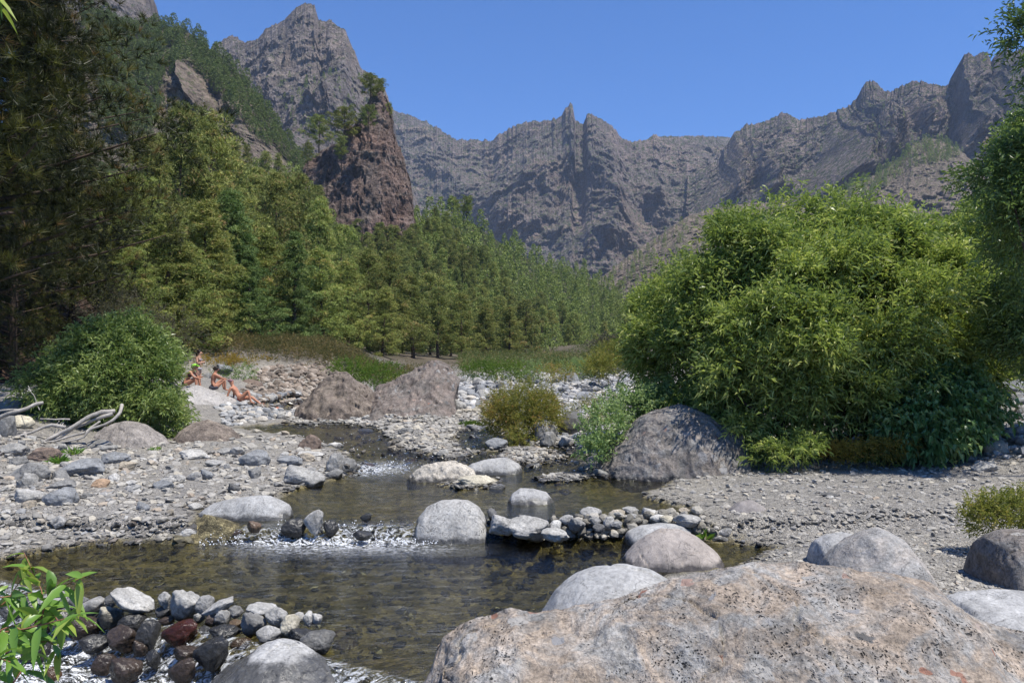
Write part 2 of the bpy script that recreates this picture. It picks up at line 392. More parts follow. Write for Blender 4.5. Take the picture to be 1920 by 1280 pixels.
def ground_z(X, Y, dist=None, detail=True):
    X = np.asarray(X, float); Y = np.asarray(Y, float)
    d = water_dist(X, Y) if dist is None else dist
    wl = wl_main(Y)
    z0 = np.maximum(bed(Y), wl)
    n1 = fbm(stack(X * 0.45, Y * 0.45, 0 * X), 4); 
    land = z0 + 0.03 + 0.28 * (1 - np.exp(-np.maximum(d, 0) / 2.2)) + 0.10 * n1 * sstep(d, 0, 1.5) * np.clip(Y / 25, .5, 2.0)
    land = land + 2.6 * (1 - np.exp(-0.36 * np.maximum(0, (X - 9.6) + 0.22 * np.clip(Y - 17, -9, 8)) / 2.6)) * sstep(X, 8.5, 12)
    land = land + 1.5 * (1 - np.exp(-0.22 * np.maximum(0, -X - 10) / 1.5)) * sstep(Y, 13, 20) 
    land = land + 1.3 * sstep(Y, 43, 50) * sstep(-X / np.maximum(Y, 1), 0.14, 0.24)
    wat = wl - 0.42 * (1 - np.exp(np.minimum(d, 0) / 0.9)) + 0.06 * n1
    wat = wat + drop(X, Y)
    wat = wat + 0.36 * np.exp(-((Y - 12.35) / 0.42) ** 2) * np.exp(-((X - 0.3) / 5.0) ** 4) * (0.75 + 0.5 * n1) + 0.26 * np.exp(-((dam_side(X, Y) - 0.05) / 0.35) ** 2) * sstep(-X, 0.9, 1.6)
    z = np.where(d > 0, land, wat)
    if detail:
        z = z + 0.025 * fbm(stack(X * 3, Y * 3, 0 * X + 4), 3) * np.clip(Y / 20, 0.6, 2)
    return z

_HU = np.linspace(-1.7, 1.7, 1400); _HY = np.exp(np.linspace(math.log(3.0), math.log(320), 420))
_HG = ground_z((_HU[:, None] * _HY[None]).ravel(), np.broadcast_to(_HY, (len(_HU), len(_HY))).ravel(), detail=False).reshape(len(_HU), len(_HY))
def hit(px, py):
    """where the view ray of a photo pixel meets the ground (vectorised)"""
    px = np.atleast_1d(np.asarray(px, float)); py = np.atleast_1d(np.asarray(py, float))
    a, b = ray(px, py); res = np.full(px.shape, np.nan)
    for c0 in range(0, len(px), 4000):
        aa, bb = a[c0:c0 + 4000], b[c0:c0 + 4000]
        fu = np.clip((aa - _HU[0]) / (_HU[1] - _HU[0]), 0, len(_HU) - 1.001); iu = fu.astype(int); fu = (fu - iu)[:, None]
        d = CAMZ + bb[:, None] * _HY[None] - (_HG[iu] * (1 - fu) + _HG[iu + 1] * fu)
        h = d <= 0; k = np.argmax(h, 1); ok = h.any(1) & (k > 0); i = np.arange(len(aa)); k1 = np.maximum(k, 1)
        d0, d1 = d[i, k1 - 1], d[i, k1]; t = d0 / (d0 - d1 + 1e-12)
        res[c0:c0 + 4000] = np.where(ok, _HY[k1 - 1] + t * (_HY[k1] - _HY[k1 - 1]), np.nan)
    return a * res, res

# ------------------------------------------------------------------ ground and water
def build_ground():
    m, t, out = M('river_gravel'); n = N(t); p = n.pos(1.0)
    big = n.noise(p, 0.5, 6, 0.6, 0.5); v1 = n.vor(p, 28, 'F1', 'Color'); v2 = n.vor(p, 28, 'DISTANCE_TO_EDGE')
    w1 = n.vor(p, 9, 'F1', 'Color'); sepb = n.n('ShaderNodeSeparateColor'); n.l(w1, sepb.inputs[0])
    sep = n.n('ShaderNodeSeparateColor'); n.l(v1, sep.inputs[0])
    col = n.mix(n.ramp(big, [(0.35, 0.0), (0.65, 1.0)]), (0.32, 0.295, 0.255), (0.27, 0.255, 0.235))
    col = n.mix(0.8, col, n.ramp(sep.outputs[0], [(0.0, 0.6), (1.0, 1.35)]), 'MULTIPLY')
    col = n.mix(0.4, col, n.ramp(sepb.outputs[0], [(0.0, 0.6), (1.0, 1.4)]), 'MULTIPLY')
    col = n.mix(n.ramp(v2, [(0.0, 0.6), (0.06, 0.0)]), col, 0.07)
    fine = n.noise(p, 60, 4, 0.7)
    col = n.mix(0.5, col, n.ramp(fine, [(0.3, 0.5), (0.7, 1.5)]), 'MULTIPLY')
    wet = n.attr('wet')
    brown = n.ramp(n.noise(p, 1.3, 6, 0.7), [(0.35, (0.09, 0.08, 0.045)), (0.55, (0.15, 0.125, 0.065)), (0.7, (0.21, 0.18, 0.11))])
    wc = n.mix(0.9, n.mix(1.0, brown, n.ramp(sepb.outputs[1], [(0.0, 0.5), (1.0, 1.7)]), 'MULTIPLY'), n.ramp(sep.outputs[1], [(0.0, 0.5), (1.0, 1.6)]), 'MULTIPLY')
    col = n.mix(wet, col, wc)
    far = n.attr('far'); col = n.mix(far, col, n.ramp(n.noise(p, 0.06, 6, 0.7), [(0.35, (0.06, 0.055, 0.03)), (0.6, (0.12, 0.095, 0.065))]))
    h = n.math('ADD', n.math('MULTIPLY', n.ramp(v2, [(0.0, 0.0), (0.2, 1.0)]), 0.5), n.math('MULTIPLY', fine, 0.5))
    h = n.math('ADD', h, n.math('MULTIPLY', sepb.outputs[2], 1.0))
    rough = n.math('SUBTRACT', 0.92, n.math('MULTIPLY', wet, 0.4))
    n.l(n.bsdf(col, rough, n.bump(h, 0.9, 0.03)), out.inputs[0])
    us = np.concatenate([np.linspace(-6, -1.0, 40)[:-1], np.linspace(-1.0, 1.0, 420), np.linspace(1.0, 6, 40)[1:]])
    Ys = np.concatenate([np.linspace(-12, 2.5, 12)[:-1], np.exp(np.linspace(math.log(2.5), math.log(80), 380))[:-1], np.exp(np.linspace(math.log(80), math.log(9000), 60))])
    U, YY = np.meshgrid(us, Ys, indexing='ij')
    X = U * np.maximum(YY, 5.0); d = water_dist(X.ravel(), YY.ravel()).reshape(X.shape)
    Z = ground_z(X.ravel(), YY.ravel(), d.ravel()).reshape(X.shape)
    Z = np.where((np.abs(X) > 60) & (YY > 200), np.minimum(Z, 60), Z)
    wet = 1 - sstep(d + 0.15 * fbm(stack(X * 2, YY * 2, 0 * X).reshape(-1, 3), 3).reshape(X.shape), -0.02, 0.22)
    me = mesh('ground', stack(X, YY, Z).reshape(-1, 3), grid_faces(len(us), len(Ys)), m, True,
              extra={'wet': wet.ravel(), 'far': np.maximum(sstep(YY, 55, 90), sstep(YY, 45, 50) * sstep(-X / np.maximum(YY, 1), 0.12, 0.2)).ravel()})
    obj('ground', me, kind='structure')

def water_z(X, Y):
    return wl_main(Y) + drop(X, Y)

def build_water():
    m, t, out = M('stream_water'); n = N(t)
    p = n.pos(1.0, 1.0, 1.0); p2 = n.pos(1.0, 2.2, 1.0)
    r1 = n.noise(p2, 3.0, 4, 0.6, 0.6); r2 = n.noise(p2, 14, 4, 0.6, 0.3); turb = n.attr('turb')
    r3 = n.noise(p, 30, 4, 0.7, 0.5)
    h = n.math('ADD', n.math('MULTIPLY', r1, 0.7), n.math('MULTIPLY', r2, 0.25))
    h = n.math('ADD', h, n.math('MULTIPLY', n.math('MULTIPLY', r3, turb), 0.9))
    nb = n.bump(h, 1.0, 0.055)
    gl = n.n('ShaderNodeBsdfGlossy'); gl.inputs['Roughness'].default_value = 0.06; gl.inputs['Color'].default_value = (1, 1, 1, 1); n.l(nb, gl.inputs['Normal'])
    tr = n.n('ShaderNodeBsdfTransparent'); tr.inputs[0].default_value = (0.66, 0.66, 0.50, 1)
    fr = n.n('ShaderNodeFresnel'); fr.inputs['IOR'].default_value = 1.33; n.l(nb, fr.inputs['Normal'])
    mx = n.n('ShaderNodeMixShader'); n.l(fr.outputs[0], mx.inputs[0]); n.l(tr.outputs[0], mx.inputs[1]); n.l(gl.outputs[0], mx.inputs[2])
    fo = n.n('ShaderNodeBsdfDiffuse'); fo.inputs[0].default_value = (0.80, 0.82, 0.84, 1)
    fm = n.math('MULTIPLY', n.attr('foam'), n.ramp(n.noise(p2, 10, 8, 0.8, 1.2), [(0.49, 0.0), (0.58, 1.0)]))
    mf = n.n('ShaderNodeMixShader'); n.l(fm, mf.inputs[0]); n.l(mx.outputs[0], mf.inputs[1]); n.l(fo.outputs[0], mf.inputs[2])
    n.l(mf.outputs[0], out.inputs[0])
    xs = np.arange(-11, 8, 0.055); ys = np.concatenate([np.arange(3.5, 18, 0.045), np.arange(18, 36, 0.12)])
    X, Y = np.meshgrid(xs, ys, indexing='ij'); f = lambda *a: stack(*a).reshape(-1, 3)
    Z = water_z(X, Y)
    s = dam_side(X, Y)
    fall = np.exp(-((s - 0.9) / 0.9) ** 2) * (X < 0) * (s > 0)
    fall2 = np.exp(-((Y - 12.0) / 0.28) ** 2) * np.exp(-((X + 2.7) / 1.4) ** 4)
    fall3 = np.exp(-((Y - 18.7) / 0.9) ** 2) * np.exp(-((X + 3.3) / 0.8) ** 2)
    run = sstep(Y, 17, 19) * 0.35 + 0.3 * np.exp(-((Y - 15.4) / 1.0) ** 2) * sstep(X, 0.8, 2)
    turb = np.clip(fall + fall2 + fall3 + run, 0, 1)
    nn = fbm(f(X * 4, Y * 4, 0 * X), 4).reshape(X.shape); nr = fbm(f(X * 1.5, Y * 3, 0 * X + 3), 3).reshape(X.shape)
    Z = Z + turb * 0.075 * nn + 0.006 * nr
    foam = np.clip(fall * 1.1 + fall2 + fall3 * 1.0 + 0.45 * np.exp(-((Y - 11.55) / 0.35) ** 2) * np.exp(-((X + 2.3) / 1.6) ** 4), 0, 1)
    me = mesh('water', f(X, Y, Z), grid_faces(len(xs), len(ys)), m, True, extra={'turb': turb.ravel(), 'foam': foam.ravel()})
    obj('water', me, kind='structure')
    # splashing drops of the cascades, plus white specks added as sparkle upstream
    ico = ico_mesh(0); iv, jf = ico
    pts = []
    def rnd(k): return rng.random(k)
    k = 2200; X = -5.6 + 5.2 * rnd(k); Y = 5.9 + 3.2 * rnd(k); s = dam_side(X, Y); clump = noise3(stack(X * 3.2, Y * 3.2, 0 * X + 5)) + 0.5 * noise3(stack(X * 9, Y * 9, 0 * X))
    ok = (s > 0.1) & (s < 2.4) & (clump > 0.02) & (X < -0.9)
    pts.append((X[ok], Y[ok], 0.003 + 0.007 * rnd(ok.sum()) ** 2, 0.06))
    k = 650; X = -4.6 + 3.5 * rnd(k); Y = 11.75 + 0.6 * rnd(k) ** 1.5; clump = noise3(stack(X * 2.5, Y * 2.5, 0 * X + 8))
    ok = clump > -0.12; pts.append((X[ok], Y[ok], 0.004 + 0.008 * rnd(ok.sum()) ** 2, 0.07))
    k = 150; X = -3.9 + 1.6 * rnd(k); Y = 17.9 + 1.9 * rnd(k); clump = noise3(stack(X * 2.5, Y * 2.5, 0 * X + 8))
    ok = clump > -0.05; pts.append((X[ok], Y[ok], 0.005 + 0.010 * rnd(ok.sum()) ** 2, 0.05))
    k = 260; X = -7 + 8.5 * rnd(k); Y = 17.5 + 9 * rnd(k); ok = water_dist(X, Y) < -0.05; pts.append((X[ok], Y[ok], 0.006 + 0.008 * rnd(ok.sum()), 0.02))  # loose white specks standing in for sparkle on the stream
    V, Fc = [], []; off = 0
    for X, Y, r, hh in pts:
        kk = len(X); z = water_z(X, Y) + hh * rng.random(kk) ** 2 + 0.01
        sc3 = r[:, None] * (0.6 + 0.9 * rng.random((kk, 3)))
        v = iv[None] * sc3[:, None, :] + stack(X, Y, z)[:, None, :]
        V.append(v.reshape(-1, 3)); Fc.append((jf[None] + (np.arange(kk) * len(iv))[:, None, None]).reshape(-1, 3) + off); off += kk * len(iv)
    mw, t, out = M('white_water'); n = N(t); n.l(n.bsdf((0.85, 0.87, 0.9), 0.25, None, 0.6), out.inputs[0])
    obj('white_water', mesh('white_water', np.concatenate(V), np.concatenate(Fc), mw, True), label='white splashing water drops over the dark stones of the cascades, with sparkle specks upstream', cat='white water', kind='stuff')

# ------------------------------------------------------------------ stones
def ico_mesh(sub):
    bm = bmesh.new(); bmesh.ops.create_icosphere(bm, subdivisions=sub + 1, radius=1.0)
    v = np.array([x.co[:] for x in bm.verts]); f = np.array([[q.index for q in x.verts] for x in bm.faces]); bm.free(); return v, f

def stone_shape(v, seed, nplanes=14, sharp=9.0, rough=0.05, freq=2.2, flat=1.0):
    r = np.random.default_rng(seed)
    n = unit(r.normal(size=(nplanes, 3))); d = 0.72 + 0.28 * r.random(nplanes)
    dots = np.clip(v @ n.T, 0.02, None)
    rr = d[None] / dots
    k = sharp; rad = (np.sum(rr ** (-k), 1)) ** (-1 / k)
    rad = np.minimum(rad, 1.25)
    rad = rad * (1 + rough * fbm(v * freq + seed * 3.7, 4))
    o = v * rad[:, None]; o[:, 2] *= flat
    o -= (o.max(0) + o.min(0)) / 2; o /= (o.max(0) - o.min(0)) / 2
    return o

IV4, IF4 = ico_mesh(4); IV2, IF2 = ico_mesh(2); IV1, IF1 = ico_mesh(1); IV0, IF0 = ico_mesh(0)
STONES = {}
def stone_protos():
    for kind, (npl, sh, ro) in {'round': (13, 8, 0.085), 'angular': (10, 18, 0.11), 'slab': (11, 13, 0.10)}.items():
        STONES[kind] = [mesh('stone', stone_shape(IV4, 10 * i + hash_s(kind), npl, sh, ro), IF4, MAT['stone'], True) for i in range(5)]
        STONES[kind + '_small'] = [mesh('small_stone', stone_shape(IV2, 100 + 10 * i + hash_s(kind), npl, sh, ro), IF2, MAT['stone'], kind == 'round') for i in range(6)]
def hash_s(s): return sum(ord(c) for c in s) % 97

GREY = (0.33, 0.32, 0.30); PALE = (0.43, 0.415, 0.385); DARK = (0.13, 0.128, 0.125); BLUE = (0.245, 0.25, 0.255); TAN = (0.38, 0.33, 0.26)
BROWN = (0.20, 0.15, 0.12); PINK = (0.36, 0.31, 0.27); CREAM = (0.46, 0.42, 0.33); RED = (0.22, 0.07, 0.045); MID = (0.23, 0.225, 0.215); ORANGE = (0.38, 0.26, 0.17)

def crop(c, x):
    s, ox, oy = {7: (2.743, 0, 830), 8: (2.526, 640, 850), 6: (2.4615, 1140, 560), 5: (2.976, 560, 560), 4: (2.976, 0, 430), 2: (5.333, 0, 720), 0: (1, 0, 0), 3: (3.0, 460, 780)}[c]
    return x[0] / s + ox, x[1] / s + oy, x[2] / s + ox, x[3] / s + oy

_si = [0]
def stone(c, box, col, label, kind='round', Y=None, wet=0.0, tilt=0.0, deep=1.0, sink=0.22, name='stone', group=None, cat='stone'):
    x0, y0, x1, y1 = crop(c, box)
    cx = (x0 + x1) / 2
    if Y is None:
        hx, hy = hit([cx], [y1 - 0.06 * (y1 - y0)]); Y = float(hy[0])
        if not np.isfinite(Y): Y = 60
        Y = Y + 0.30 * (x1 - x0) / F * Y * deep
    w_ = (x1 - x0) / F * Y / 2; h_ = (y1 - y0) / F * Y / 2
    top = P(cx, y0, Y)[2]; bot = P(cx, y1, Y)[2] - sink * 2 * h_
    dp = min(max(w_ * 0.85, h_ * 0.8), w_ * 1.3) * deep
    _si[0] += 1; i = _si[0]
    me = STONES[kind][i % len(STONES[kind])]
    o = bpy.data.objects.new(name, me); C.objects.link(o)
    o.location = (float(P(cx, y0, Y)[0]), Y, (top + bot) / 2)
    o.scale = (w_ * 1.02, dp, (top - bot) / 2 * 1.02); o.rotation_euler = (0, R(tilt), 0)
    if tilt:
        a = abs(math.sin(R(tilt))); o.scale = (w_ * 1.05, dp, max((top - bot) / 2 * (1 - a * 0.9), 0.3 * w_))
    v = 0.9 + 0.2 * rng.random()
    o.color = (col[0] * v, col[1] * v, col[2] * v, 1 - wet)
    o['label'] = label; o['category'] = cat
    if group: o['group'] = group
    return o

def ridge_boulder(name, crest, Yc, Df, Db, base_y, mat, label, seed=1, amp=0.04, freq=2.0, nu=110, nv=90, p=2.2, q=0.62, cat='boulder', shift=0.0, zbase=None, kind=None, steps=None, fine=0.25):
    c = np.array(crest, float); s = np.concatenate([[0], np.cumsum(np.hypot(np.diff(c[:, 0]), np.diff(c[:, 1])))]); s /= s[-1]
    u = np.linspace(0, 1, nu); px = np.interp(u, s, c[:, 0]); py = np.interp(u, s, c[:, 1])
    ker = np.array([1, 2, 3, 2, 1.]); ker /= ker.sum()
    pys = np.convolve(np.pad(py, 2, mode='edge'), ker, 'valid'); pxs = np.convolve(np.pad(px, 2, mode='edge'), ker, 'valid')
    W = P(pxs, pys, Yc); zb = (P(960, base_y, Yc)[2] - (0.16 if Yc < 20 else 0.0)) if zbase is None else zbase
    W[:, 2] = zb + (W[:, 2] - zb) * sstep(np.minimum(u, 1 - u), -0.004, 0.03)
    hrel = np.clip((W[:, 2] - zb) / max((W[:, 2] - zb).max(), 1e-6), 0.0, 1)
    endf = np.clip(np.minimum(u, 1 - u) / 0.16, 0.02, 1) ** 0.5 * (0.35 + 0.65 * hrel ** 0.5)
    t = np.linspace(-1, 1, nv); t = np.sign(t) * np.abs(t) ** 1.1
    T, U = np.meshgrid(t, u)
    D = np.where(T < 0, Df, Db)
    hf = (1 - np.abs(T) ** p) ** q
    Z = zb + (W[:, 2][:, None] - zb) * hf
    Yv = Yc + T * D * endf[:, None]
    X = W[:, 0][:, None] + shift * (T ** 2) * Df + 0 * T
    v = stack(X, Yv, Z).reshape(-1, 3)
    nz = np.stack([fbm(v * freq + seed * 5.1 + k * 31, 5) for k in range(3)], -1)
    v2 = v + amp * nz * np.array([1.0, 1.0, 0.8])
    rd = ridged(v * freq * 3.1 + seed, 4) - 0.8
    rd2 = -np.clip(noise3(v * freq * 8.3 + seed) - 0.25, 0, 1) - 0.6 * np.clip(noise3(v * freq * 19 + seed) - 0.2, 0, 1)
    g_ = amp * fine * (0.35 * rd + 0.9 * rd2)
    ck = np.abs(noise3(v * freq * 0.8 + seed * 7 + 0.3 * nz)); ck = -(1 - sstep(ck, 0.0, 0.035)) * sstep(noise3(v * freq * 0.5 + seed), -0.1, 0.2)
    fc = np.abs(noise3(v * freq * 0.7 + seed * 2)) * 1.2
    g_ = g_ + amp * 0.45 * ck + amp * 0.55 * (fc - 0.3)
    v2[:, 2] += g_ * 1.1; v2[:, 1] -= g_
    me = mesh(name, v2, grid_faces(nu, nv), mat, True)
    return obj(name, me, label=label, cat=cat, kind=kind)

# ------------------------------------------------------------------ mountain sheets
def smooth_line(pl, xs):
    pl = np.array(pl, float); return np.interp(xs, pl[:, 0], pl[:, 1])

SHEETS = {}
def sheet(name, sky_l, base_l, Yc, Yb, mat, nx=300, nv=160, amp=40, freq=0.006, seed=1, jag=2.0, spurs=(), curve=1.0, vert=0.35, detail=1.0, smoothn=False, kind='structure'):
    x0, x1 = sky_l[0][0], sky_l[-1][0]
    px = np.linspace(x0, x1, nx); top = smooth_line(sky_l, px); bot = smooth_line(base_l, px)
    jn = ridged(stack(px * 0.045, 0 * px + seed, 0 * px), 4) - 0.9
    top = top - jag * jn - jag * 1.3 * (np.clip(ridged(stack(px * 0.11, 0 * px + seed * 3, 0 * px), 3) - 1.0, -0.2, 1)) - jag * 0.6 * fbm(stack(px * 0.35, 0 * px, 0 * px + seed), 2)
    yc = smooth_line(Yc, px); yb = smooth_line(Yb, px)
    v = np.linspace(0, 1, nv); V, PX = np.meshgrid(v, px)
    PY = bot[:, None] + (top - bot)[:, None] * V
    YY = yb[:, None] + (yc - yb)[:, None] * V ** curve
    W = P(PX.ravel(), PY.ravel(), YY.ravel())
    q = W * freq; qv = q * np.array([1, 1, vert])
    rg = ridged(qv + seed, 6, 2.1, 0.55) - 0.9; fb = fbm(q * 0.5 + seed, 3)
    st = ridged(q * np.array([0.5, 0.5, 3.0]) + seed * 2, 4) - 0.8
    fade = 0.25 + 0.75 * sstep(1 - V.ravel(), 0.0, 0.12)
    warp = np.stack([fbm(q * 1.3 + 40 * k + seed, 3) for k in range(3)], -1) * 0.35
    qs = (qv * np.array([1, 1, 0.8]) + warp) * 3.3
    rg2 = ridged(qs + seed * 3, 5, 2.1, 0.62) - 0.9
    fb2 = fbm(q * 7.0 + seed, 4, gain=0.6)
    cr = np.abs(noise3(q * np.array([6, 6, 1.8]) + 11 + warp * 2)) + 0.6 * np.abs(noise3(q * np.array([14, 14, 5]) + 5)) + 0.4 * np.abs(noise3(q * np.array([31, 31, 14]) + 7))
    tz = W[:, 2] * freq * 9 + 1.5 * fb + 0.5 * fb2; led = (tz - np.floor(tz)) ** 3
    crag = 0.17 * rg2 + 0.09 * fb2 - 0.17 * cr - 0.02 * led
    dsp = amp * (rg * 0.62 * detail + 0.40 * fb)
    for line, A, wl_, wr_ in spurs:
        A = A * (1.15 if name == 'right_mountain' else 0.9)
        ln = np.array(line, float); PYr, PXr = PY.ravel(), PX.ravel()
        o = np.argsort(ln[:, 1]); xs = np.interp(PYr, ln[o, 1], ln[o, 0]); dx = PXr - xs
        fy = sstep(PYr, ln[:, 1].min() - 6, ln[:, 1].min() + 14) * (1 - sstep(PYr, ln[:, 1].max() - 40, ln[:, 1].max() + 25))
        dsp += A * fy * np.where(dx < 0, np.clip(1 + dx / wl_, 0, 1), np.clip(1 - dx / wr_, 0, 1))
    vv_ = 1 - V.ravel()
    W[:, 1] -= dsp * (0.06 + 0.94 * sstep(vv_, 0.0, 0.30)) + amp * crag * (0.2 + 0.8 * sstep(vv_, 0.0, 0.08))
    W = W.reshape(nx, nv, 3)
    bk = []
    for k in (1, 2, 3):
        b = W[:, -1].copy(); b[:, 1] += amp * 1.2 * k; b[:, 2] -= amp * 0.7 * k ** 1.6; bk.append(b[:, None])
    W2 = np.concatenate([W] + bk, 1)
    me = mesh(name, W2.reshape(-1, 3), grid_faces(nx, nv + 3), mat, smoothn)
    o = obj(name, me, kind=kind)
    SHEETS[name] = (px, v, W, top, bot)
    return o

def sheet_point(name, px, py):
    pxs, v, W, top, bot = SHEETS[name]
    i = np.clip(np.round((np.asarray(px) - pxs[0]) / (pxs[-1] - pxs[0]) * (len(pxs) - 1)).astype(int), 0, len(pxs) - 1)
    vv = (np.asarray(py) - bot[i]) / (top[i] - bot[i]); ok = (vv >= 0) & (vv <= 1)
    j = np.clip(np.round(vv * (len(v) - 1)).astype(int), 0, len(v) - 1)
    return W[i, j], ok

def build_mountains():
    far = mountain_mat('far_cliff', (0.18, 0.155, 0.145), (0.25, 0.195, 0.170), (0.40, 0.30, 0.22), (0.07, 0.095, 0.04), 0.49, 0.0035, 1.0, 26)
    side = mountain_mat('side_cliff', (0.185, 0.16, 0.15), (0.23, 0.19, 0.17), (0.33, 0.265, 0.205), (0.07, 0.085, 0.04), 0.51, 0.0045, 1.0, 16)
    near = mountain_mat('near_slope', (0.15, 0.122, 0.10), (0.19, 0.15, 0.12), (0.25, 0.20, 0.15), (0.065, 0.08, 0.032), 0.52, 0.010, 0.9, 5, 0.55)
    scree = mountain_mat('foothill_slope', (0.19, 0.15, 0.125), (0.25, 0.185, 0.15), (0.30, 0.25, 0.20), (0.058, 0.072, 0.028), 0.46, 0.010, 0.9, 5, 0.45)
    forestfloor = mountain_mat('forest_floor', (0.10, 0.08, 0.05), (0.15, 0.115, 0.08), (0.22, 0.18, 0.14), (0.035, 0.048, 0.018), 0.40, 0.03, 0.8, 1.5, 0.3)
    sheet('far_mountain', [(640, 150), (700, 190), (740, 205), (760, 214), (790, 222), (815, 236), (850, 260), (890, 262), (920, 262), (945, 245), (985, 228), (1010, 226), (1045, 224), (1054, 216), (1061, 200), (1064, 203), (1069, 191),
        (1074, 200), (1078, 226), (1092, 236), (1102, 211), (1118, 220), (1148, 236), (1160, 252), (1182, 266), (1205, 262), (1225, 254), (1300, 255), (1370, 257), (1450, 262)],
        [(640, 640), (1450, 640)], [(640, 3600), (1060, 2900), (1110, 2850), (1450, 3300)], [(640, 1900), (1450, 1700)], far, 560, 250, 75, 0.0032, 3, 3.0,
        spurs=[([(1068, 200), (1010, 300), (960, 380), (930, 440)], 190, 70, 90), ([(1105, 216), (1135, 300), (1150, 400), (1120, 480)], 150, 60, 80),
               ([(830, 240), (860, 330), (900, 400)], 110, 60, 60), ([(1225, 255), (1210, 320), (1235, 400)], 130, 40, 90), ([(1300, 256), (1300, 330), (1290, 420)], 120, 45, 60)])
    sheet('left_peak', [(330, 140), (380, 105), (405, 82), (420, 74), (436, 66), (460, 78), (484, 72), (498, 56), (515, 46), (535, 36), (555, 14), (572, 5), (590, 10), (597, 38), (620, 38),
        (648, 58), (664, 95), (678, 130), (702, 140), (722, 165), (735, 205), (744, 260), (765, 330), (790, 400), (830, 470)],
        [(330, 560), (830, 560)], [(330, 2000), (572, 1750), (830, 1500)], [(330, 900), (830, 950)], side, 380, 260, 42, 0.0055, 9, 2.5,
        spurs=[([(572, 8), (560, 60), (520, 120), (500, 200)], 60, 50, 50), ([(655, 65), (640, 130), (600, 200)], 60, 45, 40), ([(600, 40), (615, 100)], 40, 20, 40)])
    sheet('right_mountain', [(1290, 330), (1345, 300), (1372, 252), (1380, 246), (1396, 234), (1420, 232), (1444, 224), (1466, 209), (1482, 215), (1500, 224), (1520, 223), (1560, 212), (1585, 202), (1604, 188),
        (1614, 168), (1623, 154), (1640, 152), (1652, 165), (1668, 172), (1690, 162), (1718, 150), (1740, 158), (1790, 160), (1796, 140), (1803, 118), (1810, 102), (1818, 97), (1826, 104), (1838, 98), (1852, 96), (1860, 116), (1867, 104), (1876, 100), (1888, 84), (1894, 98),
        (1902, 96), (1920, 90), (1980, 60), (2100, 40), (2300, 120)],
        [(1290, 600), (2300, 620)], [(1290, 2700), (1600, 2300), (1900, 1900), (2300, 1800)], [(1290, 1500), (2300, 1100)], far, 560, 260, 55, 0.0045, 21, 3.0,
        spurs=[([(1580, 205), (1577, 240), (1568, 300), (1540, 350), (1515, 380)], 260, 26, 110), ([(1378, 250), (1372, 300), (1350, 370), (1335, 400)], 170, 30, 60),
               ([(1404, 262), (1412, 300), (1420, 340)], 120, 14, 18), ([(1440, 290), (1432, 340), (1425, 380)], 130, 22, 40), ([(1625, 155), (1650, 220), (1690, 270)], 110, 60, 40),
               ([(1718, 180), (1722, 215), (1738, 240)], 150, 12, 22), ([(1750, 190), (1758, 240)], 120, 14, 30), ([(1812, 150), (1800, 200), (1815, 270)], 70, 14, 60), ([(1852, 150), (1868, 230), (1880, 300)], 60, 14, 40), ([(1890, 140), (1905, 230)], 50, 14, 50)])
    sheet('corner_peak', [(60, -160), (200, -120), (262, -60), (280, -20), (284, 10), (287, 34), (292, 90), (310, 160)], [(60, 320), (310, 320)], [(60, 1500), (310, 1400)], [(60, 1000), (310, 1000)], side, 100, 140, 25, 0.007, 4, 2.0)
    sheet('left_ridge', [(60, 0), (180, 30), (250, 52), (290, 50), (335, 48), (362, 66), (400, 98), (430, 124), (455, 148), (480, 176), (508, 218), (528, 250), (545, 275), (575, 300), (640, 330)],
        [(60, 520), (640, 520)], [(60, 700), (330, 700), (640, 640)], [(60, 380), (640, 430)], near, 300, 200, 15, 0.014, 31, 1.5,
        spurs=[([(340, 110), (345, 150), (370, 200)], 30, 12, 40), ([(400, 140), (415, 180)], 30, 14, 30), ([(430, 170), (450, 230)], 22, 14, 30)])
    sheet('right_hill', [(1380, 480), (1470, 440), (1530, 395), (1600, 345), (1650, 322), (1690, 300), (1712, 270), (1735, 258), (1765, 262), (1800, 280), (1840, 320), (1880, 390), (1960, 470), (2100, 540)],
        [(1380, 640), (2100, 640)], [(1380, 1200), (1740, 1500), (2100, 1300)], [(1380, 700), (2100, 700)], near, 320, 200, 26, 0.010, 41, 2.0, vert=0.3)
    sheet('foothill', [(1080, 560), (1140, 510), (1180, 478), (1240, 438), (1290, 405), (1345, 388), (1400, 380), (1470, 378), (1540, 400), (1640, 440), (1760, 470), (1900, 500)],
        [(1080, 670), (1900, 670)], [(1080, 1000), (1400, 1150), (1900, 1000)], [(1080, 560), (1900, 560)], near, 300, 150, 20, 0.011, 51, 1.5, vert=0.35)
    sheet('near_foothill', [(1130, 640), (1175, 590), (1200, 545), (1232, 520), (1262, 505), (1300, 478), (1380, 455), (1480, 460), (1700, 490), (2100, 480)],
        [(1130, 690), (2100, 690)], [(1130, 480), (1300, 560), (2100, 400)], [(1130, 260), (2100, 160)], scree, 240, 120, 6, 0.03, 61, 1.0, vert=0.4)
    sheet('forest_slope', [(-700, 140), (-300, 200), (100, 280), (300, 330), (430, 335), (520, 345), (575, 360), (610, 420), (660, 445), (720, 446), (762, 425), (790, 415), (830, 415), (862, 408), (890, 420), (915, 440), (950, 462), (1000, 490),
        (1050, 506), (1100, 522), (1140, 540), (1170, 560), (1200, 590), (1230, 640), (1290, 682)],
        [(-700, 700), (-100, 690), (300, 684), (480, 684), (620, 682), (860, 682), (1000, 681), (1290, 686)], [(-700, 120), (300, 210), (560, 300), (760, 340), (900, 430), (1050, 560), (1200, 640), (1290, 640)],
        [(-700, 60), (200, 58), (480, 72), (700, 100), (860, 140), (1000, 190), (1180, 300), (1290, 380)], forestfloor, 400, 150, 3.0, 0.05, 71, 0.6, curve=0.8, vert=0.6)
